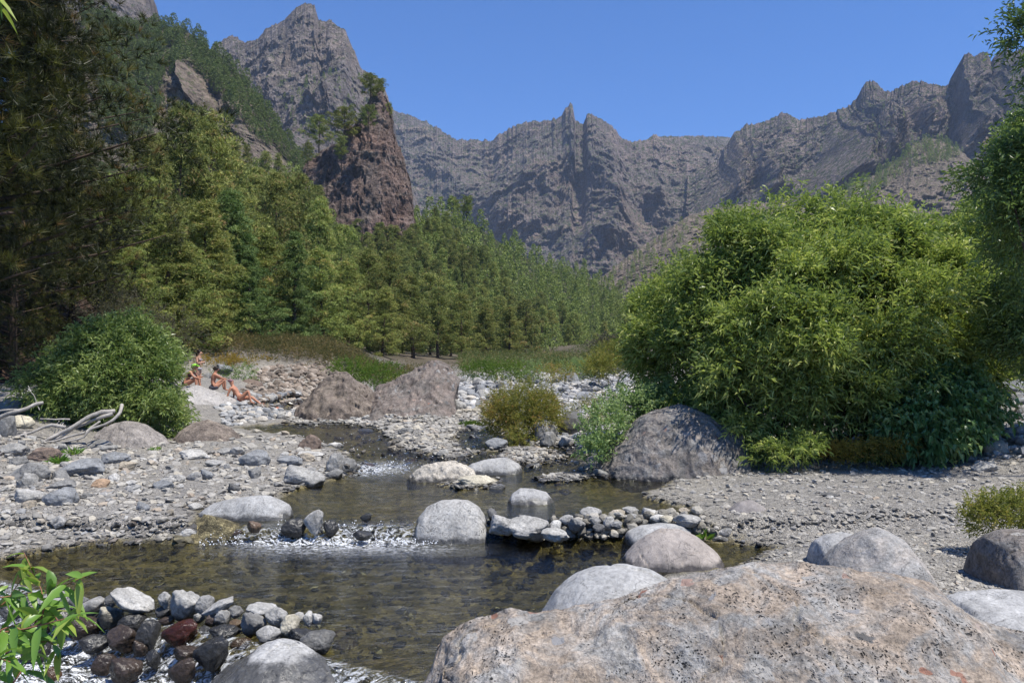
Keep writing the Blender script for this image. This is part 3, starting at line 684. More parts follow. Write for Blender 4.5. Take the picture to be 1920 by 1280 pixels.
    sheet('earth_slope', [(-900, 100), (-300, 330), (0, 430), (70, 470), (130, 530), (190, 590), (260, 640), (340, 672)], [(-900, 860), (-200, 800), (0, 762), (70, 748), (150, 735), (340, 715)],
        [(-900, 34), (0, 37), (340, 46)], [(-900, 26), (0, 29), (340, 38)], MAT['earth'], 140, 120, 0.8, 0.35, 81, 4.0, vert=0.6, smoothn=True)

# ------------------------------------------------------------------ vegetation generators
def blades(base, dirs, L, W, tint, r, out=None):
    """one thin triangle each, its flat side turned outward from the clump"""
    n = len(base); side = unit(np.cross(dirs, unit(r.normal(size=(n, 3)) * (1.0 if out is None else 0.35) + (0 if out is None else out))))
    v = np.stack([base - side * W[:, None] / 2, base + side * W[:, None] / 2, base + dirs * L[:, None]], 1)
    return v.reshape(-1, 3), np.arange(3 * n).reshape(-1, 3), np.repeat(tint, 3)

def leaves(base, dirs, L, W, tint, r, droop=0.25, fold=0.3, up=None):
    n = len(base); dirs = unit(dirs)
    ref = unit(r.normal(size=(n, 3)) * 0.7 + np.array([0, 0, 1.0])) if up is None else up
    side = unit(np.cross(dirs, ref)); nrm = np.cross(side, dirs)
    mid = base + dirs * (L * 0.45)[:, None] + nrm * (L * 0.04)[:, None]
    tip = base + dirs * L[:, None] - np.array([0, 0, 1.0]) * (L * droop)[:, None]
    fo = nrm * (W * fold)[:, None]
    v = np.stack([base, mid + side * W[:, None] / 2 + fo, tip, mid - side * W[:, None] / 2 + fo], 1).reshape(-1, 3)
    i = np.arange(n)[:, None] * 4
    f = np.concatenate([i + np.array([[0, 1, 2]]), i + np.array([[0, 2, 3]])])
    return v, f, np.repeat(tint, 4)

def sprays(cent, axis, r, nl=9, slen=0.45, L=0.13, W=0.028, tint=None, spread=0.75, droop=0.25):
    """leafy shoots: nl leaves along an axis"""
    k = len(cent); t = np.linspace(0.1, 1.0, nl)[None, :] + 0
    sl = slen * (0.6 + 0.8 * r.random(k))
    sag = np.array([0, 0, -1.0])
    pos = cent[:, None, :] + axis[:, None, :] * (sl[:, None] * t)[..., None] + sag * (0.18 * sl[:, None] * t ** 2)[..., None]
    rd = unit(r.normal(size=(k, nl, 3)))
    d = unit(axis[:, None, :] * 0.75 + rd * spread)
    LL = L * (0.55 + 0.75 * r.random((k, nl))) ; WW = W * (0.7 + 0.5 * r.random((k, nl)))
    tt = np.clip((tint[:, None] if tint is not None else 0.5) + 0.16 * r.normal(size=(k, nl)) + 0.18 * (t - 0.5), 0, 1)
    return leaves(pos.reshape(-1, 3), d.reshape(-1, 3), LL.ravel(), WW.ravel(), tt.ravel(), r, droop)

def pine_proto(seed, H=16.0, Rm=4.1, npuff=300, ntuft=34, nb=6, bw=0.050, L=0.28, conic=0.75, low=0.12, mat='needles', puffr=0.72, trunk_r=0.28):
    r = np.random.default_rng(seed)
    cents, dirs, brs = [], [], []
    nbr = max(12, npuff // 6); zs = low + (1 - low) * np.linspace(0, 1, nbr) ** 0.9
    lobes = r.random(8) * 6.28
    lean = r.normal(size=2) * 0.25
    for i, tz in enumerate(zs):
        a = i * 2.39996 + r.normal() * 0.35
        prof = (1 - ((tz - low) / (1 - low))) ** conic * (0.35 + 0.65 * min(1, (tz - low) / 0.10 + 0.35)) + 0.05
        Rr = Rm * prof * (0.66 + 0.42 * r.random() + 0.12 * math.sin(3 * a + lobes[0]) + 0.18 * math.sin(tz * 23 + lobes[1]))
        z0 = tz * H; rise = 0.25 + 0.35 * tz
        kk = max(2, int(round(6 * (0.35 + prof))))
        base = np.array([lean[0] * tz, lean[1] * tz, z0]); end = base + np.array([math.cos(a) * Rr, math.sin(a) * Rr, Rr * rise])
        brs.append((base, end, 0.02 + 0.05 * (1 - tz)))
        for q in range(kk):
            s = 0.35 + 0.65 * (q + r.random()) / kk
            c = base + (end - base) * s + r.normal(size=3) * np.array([0.25, 0.25, 0.14]) * (0.5 + Rr / Rm)
            cents.append(c); dirs.append(unit(np.array([math.cos(a), math.sin(a), 0.9]) + r.normal(size=3) * 0.3))
    cents.append(np.array([lean[0], lean[1], H])); dirs.append(np.array([0, 0, 1.0]))
    cents = np.array(cents); dirs = np.array(dirs); k = len(cents)
    pr = puffr * (0.6 + 0.7 * r.random(k))
    td = unit(r.normal(size=(k, ntuft, 3)) + np.array([0, 0, 0.75]) + dirs[:, None, :] * 0.5)
    tp = cents[:, None, :] + td * pr[:, None, None] * (0.75 + 0.25 * r.random((k, ntuft, 1))) * np.array([1, 1, 0.8])
    tt = np.clip(0.40 + 0.22 * r.normal(size=(k, 1)) + 0.15 * r.normal(size=(k, ntuft)) + (r.random((k, ntuft)) < 0.04) * 0.5, 0, 1)
    bd = unit(td[:, :, None, :] * 0.75 + r.normal(size=(k, ntuft, nb, 3)) * 0.62 + np.array([0, 0, 0.15]))
    bb = np.broadcast_to(tp[:, :, None, :], bd.shape).reshape(-1, 3); n = len(bb)
    oo_ = np.broadcast_to(td[:, :, None, :], bd.shape).reshape(-1, 3)
    bd = unit(bd + 0.0)
    v, f, ti = blades(bb, bd.reshape(-1, 3), L * (0.6 + 0.6 * r.random(n)), bw * (0.7 + 0.6 * r.random(n)), np.clip(np.repeat(tt.ravel(), nb) + 0.06 * r.normal(size=n), 0, 1), r, oo_)
    crown = mesh('crown', v, f, MAT[mat], False, ti)
    zz = np.linspace(-1.0, H * 0.97, 12); px_ = lean[0] * zz / H + 0.06 * np.sin(zz); py_ = lean[1] * zz / H
    parts = [tube(stack(px_, py_, zz), trunk_r * (1 - zz / H * 0.93) + 0.02, 8, 0.06, seed)]
    for b0, b1, rr in brs:
        parts.append(tube([b0, b0 + (b1 - b0) * 0.45 - np.array([0, 0, 0.1]), b0 + (b1 - b0) * 0.85], [rr, rr * 0.7, rr * 0.25], 4))
    tv, tf, _ = merge(parts)
    return crown, mesh('trunk', tv, tf, MAT['bark'], True)

def place_tree(proto, loc, scale, rz, label, name='pine_tree', cat='pine tree', group=None, sxy=1.0, parts=True):
    e = bpy.data.objects.new(name, None if parts else proto[0]); C.objects.link(e)
    e.location = loc; e.scale = (scale * sxy, scale * sxy, scale); e.rotation_euler = (0, 0, rz)
    e['label'] = label; e['category'] = cat
    if group: e['group'] = group
    if parts:
        for nm, me in zip(('crown', 'trunk'), proto):
            c = bpy.data.objects.new(nm, me); C.objects.link(c); c.parent = e
    return e

def bush(name, blobs, mat, label, cat='bush', seed=1, dens=60, nl=9, slen=0.45, L=0.13, W=0.028, shell=0.62, up=0.5, spread=0.75, droop=0.25, inner=0.25, stems=None, stem_mat='bark', stem_r=0.05, group=None, shoots=0, kind=None, zmin=None, lump=0.16, tbase=0.5, gaps=0.8, clump=0.0, cdens=0.55, shrink=1.0):
    """blobs: (px, py, Y, rx_m, rz_m, ry_m) ellipsoids of foliage"""
    r = np.random.default_rng(seed); out = []
    root = bpy.data.objects.new(name, None); C.objects.link(root)
    C0 = P(blobs[0][0], blobs[0][1], blobs[0][2]); gx, gy = float(C0[0]), float(C0[1])
    gz = float(ground_z(np.array([gx]), np.array([gy]))[0]); root.location = (gx, gy, gz)
    cs, ax, tn = [], [], []
    for (px, py, Y, rx, rz, ry) in blobs:
        rx, rz, ry = rx * shrink, rz * shrink, ry * shrink
        c = P(px, py, Y); area = 4 * math.pi * ((rx * rz + rx * ry + rz * ry) / 3)
        k = max(12, int(area * dens)); d = unit(r.normal(size=(k, 3)))
        rad = np.where(r.random(k) < inner, shell * r.random(k) ** 0.4, shell + (1 - shell) * r.random(k) ** 0.6)
        rad = rad * (1 + lump * fbm(d * 2.6 + c * 0.7, 3) * 1.6)
        pts = c + d * rad[:, None] * np.array([rx, ry, rz])
        a = unit(d * np.array([1 / rx, 1 / ry, 1 / rz]) * min(rx, ry, rz) + r.normal(size=(k, 3)) * 0.45 + np.array([0, 0, up]))
        if clump:
            K = max(5, int(area * cdens)); cd = unit(r.normal(size=(K, 3)) + np.array([0, 0, 0.15])); cc = c + cd * (0.66 + 0.42 * r.random((K, 1))) * np.array([rx, ry, rz]); cR = clump * (0.55 + 0.8 * r.random(K))
            m_ = int(k * 0.85); pick = r.integers(K, size=m_); od = unit(r.normal(size=(m_, 3)) + np.array([0, 0, 0.45]) + 0.5 * cd[pick]); orr = (r.random(m_) ** 0.45)[:, None]
            pts[:m_] = cc[pick] + od * orr * cR[pick][:, None] * np.array([1, 1, 0.75]); a[:m_] = unit(od * 0.9 + cd[pick] * 0.4 + r.normal(size=(m_, 3)) * 0.35 + np.array([0, 0, up * 0.8])); rad[:m_] = 0.55 + 0.5 * orr[:, 0]
        cs.append(pts); ax.append(a)
        tn.append(np.clip(tbase + 0.28 * fbm(pts * 1.1, 3) + 0.10 * r.normal(size=k) + 0.12 * (rad - 0.8), 0, 1))
    cs = np.concatenate(cs); ax = np.concatenate(ax); tn = np.concatenate(tn)
    gzz = ground_z(cs[:, 0], cs[:, 1], detail=False) if zmin is None else zmin
    ok = cs[:, 2] > gzz + 0.02; cs, ax, tn = cs[ok], ax[ok], tn[ok]
    hole = fbm(cs / (0.34 * np.mean([b[3] for b in blobs]) + 0.12) + seed, 2) if gaps else np.ones(len(cs))
    ok = (hole > -0.12 * gaps - 0.02) | (r.random(len(cs)) > gaps); cs, ax, tn = cs[ok], ax[ok], np.clip(tn[ok] + 0.25 * gaps * np.clip(hole[ok], -0.6, 0.6), 0, 1)
    v, f, ti = sprays(cs, ax, r, nl, slen, L, W, tn, spread, droop)
    off = np.array([gx, gy, gz])
    fo = obj('foliage', mesh('foliage', v - off, f, MAT[mat], False, ti), root)
    parts = []
    for j in range(stems if stems is not None else 6):
        b = blobs[j % len(blobs)]; c = P(b[0], b[1], b[2]); tgt = c + unit(r.normal(size=3)) * np.array([b[3], b[5], b[4]]) * 0.6
        st = off + r.normal(size=3) * np.array([0.15 * blobs[0][3], 0.15 * blobs[0][3], 0]); st[2] = gz - 0.1
        m1 = (st + tgt) / 2 + np.array([0, 0, -0.12 * abs(tgt[2] - st[2])]) + r.normal(size=3) * 0.05 * blobs[0][3]
        parts.append(tube([st - off, m1 - off, tgt - off], [stem_r, stem_r * 0.7, stem_r * 0.25], 5))
    if parts:
        tv, tf, _ = merge(parts); obj('stems', mesh('stems', tv, tf, MAT[stem_mat], True), root)
    root['label'] = label; root['category'] = cat
    if group: root['group'] = group
    if kind: root['kind'] = kind
    return root

def grass_tuft(name, px, py, wpx, hpx, mat, label, n=260, seed=1, group=None, lean=0.35, cat='grass tuft', Y=None, bw=0.012):
    r = np.random.default_rng(seed)
    if Y is None:
        hx, hy = hit([px], [py]); Y = float(hy[0])
    X = float(ray(px, py)[0]) * Y; z = float(ground_z(np.array([X]), np.array([Y]))[0]); w_ = wpx / F * Y / 2; h_ = hpx / F * Y
    b = r.normal(size=(n, 3)) * np.array([w_ * 0.35, w_ * 0.35, 0.0]); d = unit(np.stack([b[:, 0] / w_ * 0.9, b[:, 1] / w_ * 0.9, np.ones(n)], -1) + r.normal(size=(n, 3)) * lean * np.array([1, 1, 0.2]))
    L = h_ * (0.55 + 0.6 * r.random(n)); W = np.full(n, bw)
    t0 = np.clip(0.5 + 0.2 * r.normal(size=n), 0, 1)
    v, f, ti = leaves(b, d, L, W, t0, r, 0.25, 0.1)
    return obj(name, mesh(name, v, f, MAT[mat], False, ti), label=label, cat=cat, group=group, loc=(X, Y, z - 0.02))
# ------------------------------------------------------------------ build: terrain
build_mountains()
build_ground()
build_water()
stone_protos()

# rock pinnacle on the spur
pin = ridge_boulder('rock_pinnacle', [(560, 470), (566, 400), (568, 345), (576, 300), (600, 280), (630, 272), (655, 238), (675, 218), (690, 190), (702, 176), (716, 172), (728, 195), (738, 240), (752, 290), (766, 335), (777, 385), (780, 450), (784, 500)],
    310, 13, 20, 470, mountain_mat('pinnacle_rock', (0.16, 0.135, 0.12), (0.215, 0.145, 0.12), (0.30, 0.25, 0.20), (0.07, 0.08, 0.035), 0.62, 0.03, 1.0, 2.2, 0.7),
    'tall reddish brown rock pinnacle with pines on its summit', 5, 1.5, 0.11, 260, 260, 1.35, 0.95, cat='rock pinnacle', fine=1.0)

# ------------------------------------------------------------------ boulders traced one by one
ridge_boulder('boulder', [(700, 1620), (752, 1400), (788, 1290), (812, 1238), (835, 1198), (872, 1172), (930, 1152), (965, 1134), (1010, 1140), (1060, 1142), (1110, 1136), (1160, 1124), (1215, 1104), (1260, 1086), (1310, 1072), (1400, 1064), (1470, 1057), (1540, 1061),
    (1640, 1064), (1700, 1082), (1750, 1096), (1785, 1128), (1820, 1152), (1870, 1175), (1920, 1190), (2040, 1260), (2150, 1420), (2230, 1640)], 4.75, 2.6, 0.9, 1640, MAT['pitted'],
    'huge pinkish pitted boulder filling the bottom right corner', 2, 0.05, 1.7, 560, 440, 1.4, 1.0, fine=0.45)
ridge_boulder('boulder', [(985, 1230), (1010, 1160), (1042, 1112), (1085, 1078), (1120, 1064), (1175, 1060), (1222, 1070), (1262, 1092), (1320, 1150), (1350, 1240)], 5.15, 0.7, 0.6, 1300, MAT['smooth_grey'],
    'smooth grey rounded rock behind the left shoulder of the huge pinkish boulder', 4, 0.03, 1.6, 120, 90, 2.2, 0.6)
ridge_boulder('boulder', [(1540, 1078), (1552, 1050), (1580, 1020), (1612, 998), (1645, 988), (1675, 996), (1700, 1026), (1722, 1078)], 9.3, 0.9, 0.5, 1080, MAT['dull_grey'],
    'light grey hump of rock rising from the gravel behind the huge pinkish boulder', 6, 0.04, 1.6, 120, 90, 2.2, 0.6)
ridge_boulder('boulder', [(1520, 1042), (1530, 1016), (1550, 1002), (1580, 996), (1606, 1002), (1622, 1042)], 10.3, 0.5, 0.4, 1052, MAT['smooth_grey'],
    'low flat grey rock left of the light grey hump on the gravel', 7, 0.02, 2.5, 80, 60)
ridge_boulder('boulder', [(1752, 1185), (1765, 1150), (1785, 1122), (1820, 1112), (1880, 1108), (1940, 1114), (2000, 1135), (2040, 1200)], 7.4, 0.9, 0.4, 1200, MAT['smooth_grey'],
    'flat blue grey rock slab at the right edge beside the huge pinkish boulder', 8, 0.03, 2.0, 100, 80, 3.0, 0.5)
ridge_boulder('boulder', [(1845, 1078), (1848, 1040), (1858, 1012), (1885, 998), (1925, 994), (1980, 1002), (2020, 1040), (2030, 1090)], 9.0, 0.7, 0.6, 1092, MAT['conglomerate'],
    'dark grey rounded boulder cut off by the right edge below the small shrub', 9, 0.035, 2.4, 110, 80, 2.6, 0.55)
ridge_boulder('boulder', [(1165, 1070), (1172, 1042), (1190, 1020), (1215, 1000), (1240, 990), (1275, 992), (1305, 1005), (1335, 1028), (1358, 1052), (1366, 1068)], 10.7, 0.5, 0.6, 1078, rock_mat('pink_grey_rock', (0.34, 0.30, 0.27), 0.3, 0.5, 2.0, 0.3, 0.5, True, None, 0.85, 1.12),
    'pinkish grey rounded boulder at the right shore of the near pool', 11, 0.03, 1.8, 130, 90, 2.2, 0.62)
ridge_boulder('boulder', [(1172, 1014), (1178, 998), (1200, 986), (1240, 980), (1275, 981), (1292, 992), (1296, 1014)], 12.0, 0.45, 0.35, 1020, MAT['smooth_grey'],
    'flat pale rock just behind the pinkish grey shore boulder', 12, 0.02, 2.2, 90, 60, 3.0, 0.5)
ridge_boulder('boulder', [(1362, 986), (1368, 955), (1385, 940), (1410, 938), (1436, 952), (1448, 984)], 12.9, 0.35, 0.3, 990, rock_mat('rose_rock', (0.27, 0.245, 0.23), 0.3, 0.5, 2.0, 0.3, 0.5, True, None, 0.85, 1.12),
    'squat rose grey rock at the edge of the gravel right of the stone dam', 13, 0.02, 2.2, 80, 60, 3.0, 0.5)
ridge_boulder('boulder', [(380, 1300), (410, 1262), (450, 1235), (482, 1210), (520, 1199), (560, 1204), (590, 1222), (625, 1238), (655, 1256), (680, 1285), (705, 1340), (720, 1420)], 7.2, 1.0, 0.5, 1440, MAT['smooth_grey'],
    'smooth pale grey boulder beside the cascade at the bottom edge', 14, 0.035, 1.6, 140, 110, 2.2, 0.7)
ridge_boulder('boulder', [(366, 972), (378, 958), (400, 942), (430, 934), (470, 929), (500, 930), (522, 940), (538, 948), (545, 966), (540, 980)], 12.95, 0.4, 0.5, 984, MAT['smooth_grey'],
    'broad pale grey slab at the left end of the upper cascade', 15, 0.03, 1.4, 110, 80, 2.4, 0.62)
ridge_boulder('boulder', [(772, 1006), (786, 970), (800, 950), (825, 938), (850, 935), (880, 938), (900, 950), (913, 972), (918, 1004)], 12.35, 0.5, 0.6, 1010, rock_mat('pocked_grey_rock', (0.36, 0.35, 0.33), 0.3, 0.6, 1.2, 1.0, 0.7, True, None, 0.9, 1.1, 26),
    'big round pocked grey boulder in the middle of the stream', 16, 0.03, 1.2, 140, 110, 2.2, 0.6)
ridge_boulder('boulder', [(1108, 905), (1122, 872), (1140, 845), (1175, 812), (1205, 780), (1235, 764), (1275, 760), (1310, 768), (1350, 790), (1378, 805), (1395, 838), (1402, 885)], 18.3, 1.4, 1.6, 896, MAT['conglomerate'],
    'large rough dark grey boulder at the foot of the big willow', 17, 0.08, 1.0, 240, 190, 2.2, 0.65, fine=0.8)
ridge_boulder('boulder', [(545, 790), (563, 770), (585, 735), (605, 712), (625, 702), (650, 702), (680, 725), (705, 748), (735, 772), (745, 790)], 31.5, 2.0, 2.0, 792, MAT['brown_rock'],
    'triangular brown boulder on the far bank left of the tilted slab', 18, 0.22, 0.45, 150, 110, 2.2, 0.7, fine=0.9)
ridge_boulder('boulder', [(696, 745), (703, 722), (735, 710), (775, 690), (800, 678), (818, 673), (840, 684), (852, 700), (858, 715), (852, 735), (830, 752)], 32.0, 3.4, 1.2, 788, rock_mat('tilted_slab_rock', (0.19, 0.155, 0.135), 0.6, 0.7, 0.7, 0.5, 1.0, True, (0.175, 0.155, 0.14), 0.7, 1.25, 30, clasts=7),
    'big tilted brown grey slab of rock in the middle of the riverbed', 19, 0.13, 0.6, 180, 150, 1.12, 1.0, fine=0.9)
ridge_boulder('boulder', [(300, 800), (318, 752), (345, 730), (365, 722), (395, 727), (425, 738), (450, 750), (480, 766), (500, 782), (515, 802)], 33.2, 7.0, 3.0, 806, rock_mat('sunbathing_rock', (0.36, 0.34, 0.32), 0.4, 0.6, 0.8, 0.3, 0.8, True, None, 0.8, 1.15, 30),
    'broad sloping light grey rock on which the bathers rest', 20, 0.10, 0.6, 170, 170, 1.25, 0.95, fine=0.8)
ridge_boulder('boulder', [(332, 838), (340, 812), (358, 792), (385, 786), (420, 796), (442, 812), (452, 836)], 22.4, 0.9, 0.9, 842, MAT['brown_rock'],
    'rough brown boulder at the foot of the light grey bathers rock', 21, 0.07, 1.0, 110, 80, 2.4, 0.6, fine=0.8)
ridge_boulder('boulder', [(170, 842), (185, 818), (205, 800), (235, 790), (265, 796), (295, 812), (318, 836)], float(hit([240], [843])[1][0]) + 0.8, 0.7, 0.9, 846, rock_mat('grey_brown_rock', (0.26, 0.235, 0.215), 0.5, 0.7, 1.0, 0.5, 1.0, True, None, 0.75, 1.2, 30),
    'grey brown boulder under the bleached roots of the left bank', 22, 0.06, 1.0, 110, 80, 2.4, 0.6, fine=0.8)
ridge_boulder('boulder', [(762, 902), (778, 884), (795, 872), (822, 864), (850, 863), (872, 872), (890, 880), (900, 898)], 17.2, 0.4, 0.5, 906, rock_mat('pale_conglomerate', (0.44, 0.40, 0.34), 0.5, 0.7, 1.6, 0.7, 1.0, True, None, 0.8, 1.2, 30),
    'pale sandy conglomerate rock between the rapids and the upper pool', 23, 0.05, 1.5, 110, 80, 2.4, 0.6, fine=0.9)
ridge_boulder('boulder', [(868, 882), (885, 868), (915, 860), (950, 858), (972, 870), (980, 884)], 18.4, 0.6, 0.5, 888, MAT['smooth_grey'],
    'low pale rock ledge behind the sandy conglomerate rock', 24, 0.03, 1.5, 90, 60, 2.8, 0.5)
ridge_boulder('boulder', [(950, 944), (960, 924), (975, 915), (1000, 915), (1025, 922), (1042, 942)], 14.45, 0.45, 0.4, 948, MAT['smooth_grey'],
    'smooth pale hump of rock in the upper pool', 25, 0.02, 1.6, 90, 70, 2.2, 0.55)

# ------------------------------------------------------------------ stones one by one
YD = lambda x: 8.9 - (x / 2.743) / 620 * 1.05         # depth along the near dam, from its crop x
ds = [((575, 745, 800, 885), PALE, 'long pale slab of stone leaning on top of the near dam', 'slab', 0, 22), ((870, 752, 1035, 910), GREY, 'largest angular grey stone on top of the near dam', 'angular', 0, 0),
 ((815, 765, 880, 845), GREY, 'small upright stone between the long slab and the largest dam stone', 'angular', 0, 0), ((1010, 780, 1100, 870), MID, 'rounded dark grey stone right of the largest dam stone', 'round', 0, 0),
 ((1045, 790, 1210, 890), GREY, 'flat grey stone propped at a slant on the near dam', 'slab', 0, -28), ((400, 788, 550, 895), GREY, 'rounded grey stone just right of the leafy shoots on the dam', 'round', 0, -12),
 ((505, 838, 620, 945), CREAM, 'cream topped stone below the long pale slab', 'round', 0, 0), ((360, 785, 460, 850), DARK, 'dark stone peeping out behind the leafy shoots', 'round', 0, 0),
 ((1105, 855, 1185, 935), GREY, 'small grey wedge under the slanting flat stone', 'angular', 0, 0), ((1180, 835, 1250, 900), MID, 'small round grey stone right of the slanting flat stone', 'round', 0, 0),
 ((1275, 825, 1435, 895), GREY, 'long low grey stone on the right half of the near dam', 'slab', 0, 0), ((1235, 868, 1365, 990), MID, 'steep grey block in the right half of the near dam', 'angular', 0, 0),
 ((1365, 845, 1480, 945), GREY, 'pale grey block left of the cream dam stone', 'angular', 0, 0), ((1445, 878, 1540, 990), CREAM, 'cream yellow stone near the right end of the near dam', 'round', 0, 0),
 ((1515, 868, 1570, 925), GREY, 'small egg shaped stone right of the cream dam stone', 'round', 0, 0), ((1562, 865, 1612, 935), PALE, 'narrow pale stone standing near the red grass', 'angular', 0, 0),
 ((1600, 874, 1655, 925), PALE, 'little white stone beside the red grass', 'round', 0, 0), ((1320, 940, 1455, 1030), GREY, 'speckled grey stone above the pale bottom boulder', 'round', 0, 0),
 ((1545, 958, 1720, 1065), MID, 'white topped dark stone at the right end of the near dam', 'round', 0.5, 0), ((1000, 872, 1055, 925), PALE, 'small white stone below the largest dam stone', 'round', 0, 0),
 ((850, 912, 1020, 1035), RED, 'wet rusty red stone in the face of the near dam', 'round', 1, 0), ((340, 885, 500, 1000), BROWN, 'wet brown stone below the rounded grey dam stone', 'round', 0.9, 0),
 ((555, 935, 700, 1065), BROWN, 'wet brown boulder under the cream topped stone', 'round', 1, 0), ((710, 905, 820, 1045), DARK, 'wet black stone left of the rusty red one', 'round', 1, 0),
 ((1085, 935, 1235, 1010), DARK, 'flat wet black stone right of the rusty red one', 'round', 1, 0), ((1010, 1000, 1180, 1150), DARK, 'big wet black stone beside the pale bottom boulder', 'round', 1, 0),
 ((890, 1040, 1010, 1110), BROWN, 'wet olive stone below the rusty red one', 'round', 1, 0), ((755, 1060, 820, 1150), DARK, 'small wet black stone in the middle of the near cascade', 'round', 1, 0),
 ((480, 1080, 590, 1180), BROWN, 'wet brown stone low in the near cascade', 'round', 1, 0), ((235, 1150, 315, 1240), (0.24, 0.14, 0.08), 'wet reddish brown stone at the bottom of the near cascade', 'round', 1, 0),
 ((880, 1110, 1010, 1235), BROWN, 'wet olive brown stone at the bottom edge in the cascade', 'round', 1, 0), ((560, 1100, 715, 1225), BROWN, 'broad wet brown stone at the bottom of the near cascade', 'round', 1, 0),
 ((800, 838, 880, 900), DARK, 'dark stone wedged under the small upright stone', 'round', 0.7, 0), ((615, 875, 745, 950), DARK, 'dark wet stone under the long pale slab', 'round', 0.9, 0),
 ((285, 850, 405, 930), PALE, 'pale stone half hidden by the leafy shoots', 'round', 0, 0), ((200, 770, 360, 860), GREY, 'grey stone behind the leafy shoots at the left end of the dam', 'angular', 0, 0),
 ((1480, 950, 1600, 1025), DARK, 'dark wet stone under the cream dam stone', 'round', 0.9, 0), ((540, 780, 592, 838), DARK, 'small dark stone left of the long pale slab', 'round', 0, 0),
 ((1060, 875, 1122, 935), BROWN, 'small brownish stone under the slanting flat stone', 'round', 0.3, 0), ((0, 800, 190, 900), GREY, 'grey stone at the left edge behind the leafy shoots', 'round', 0, 0),
 ((60, 900, 260, 1010), BROWN, 'wet brown stone behind the lower leafy shoots', 'round', 1, 0), ((100, 1010, 240, 1120), DARK, 'wet dark stone left of the white cascade', 'round', 1, 0),
 ((1180, 905, 1250, 950), (0.25, 0.17, 0.1), 'small wet ochre stone in the dam face', 'round', 0.8, 0), ((1190, 1000, 1290, 1050), (0.22, 0.15, 0.09), 'small wet amber stone above the pale bottom boulder', 'round', 1, 0),
 ((420, 985, 560, 1080), DARK, 'wet dark stone at the head of the white cascade', 'round', 1, 0), ((820, 890, 900, 935), BROWN, 'wet stone tucked left of the largest dam stone', 'round', 0.9, 0),
 ((680, 1010, 760, 1090), BROWN, 'small wet stone between brown and black ones in the cascade', 'round', 1, 0), ((1025, 938, 1085, 985), MID, 'small wet grey stone right of the rusty red one', 'round', 0.5, 0)]
for b, col, lab, kd, wt, tl in ds:
    cx = (b[0] + b[2]) / 2; yy = YD(cx) - max(0, (b[3] - 900) / 2.743) * 0.0075
    stone(7, b, col, lab, kd, Y=yy, wet=wt, tilt=tl, sink=0.10)
for b, col, lab, wt in [((1690, 955, 1845, 995), ORANGE, 'brown stone under water right of the near dam', 0.8), ((1720, 1000, 1850, 1065), BROWN, 'larger olive stone under water right of the near dam', 0.8)]:
    x0, y0, x1, y1 = crop(7, b); stone(7, b, col, lab, 'round', wet=wt, sink=0.9)

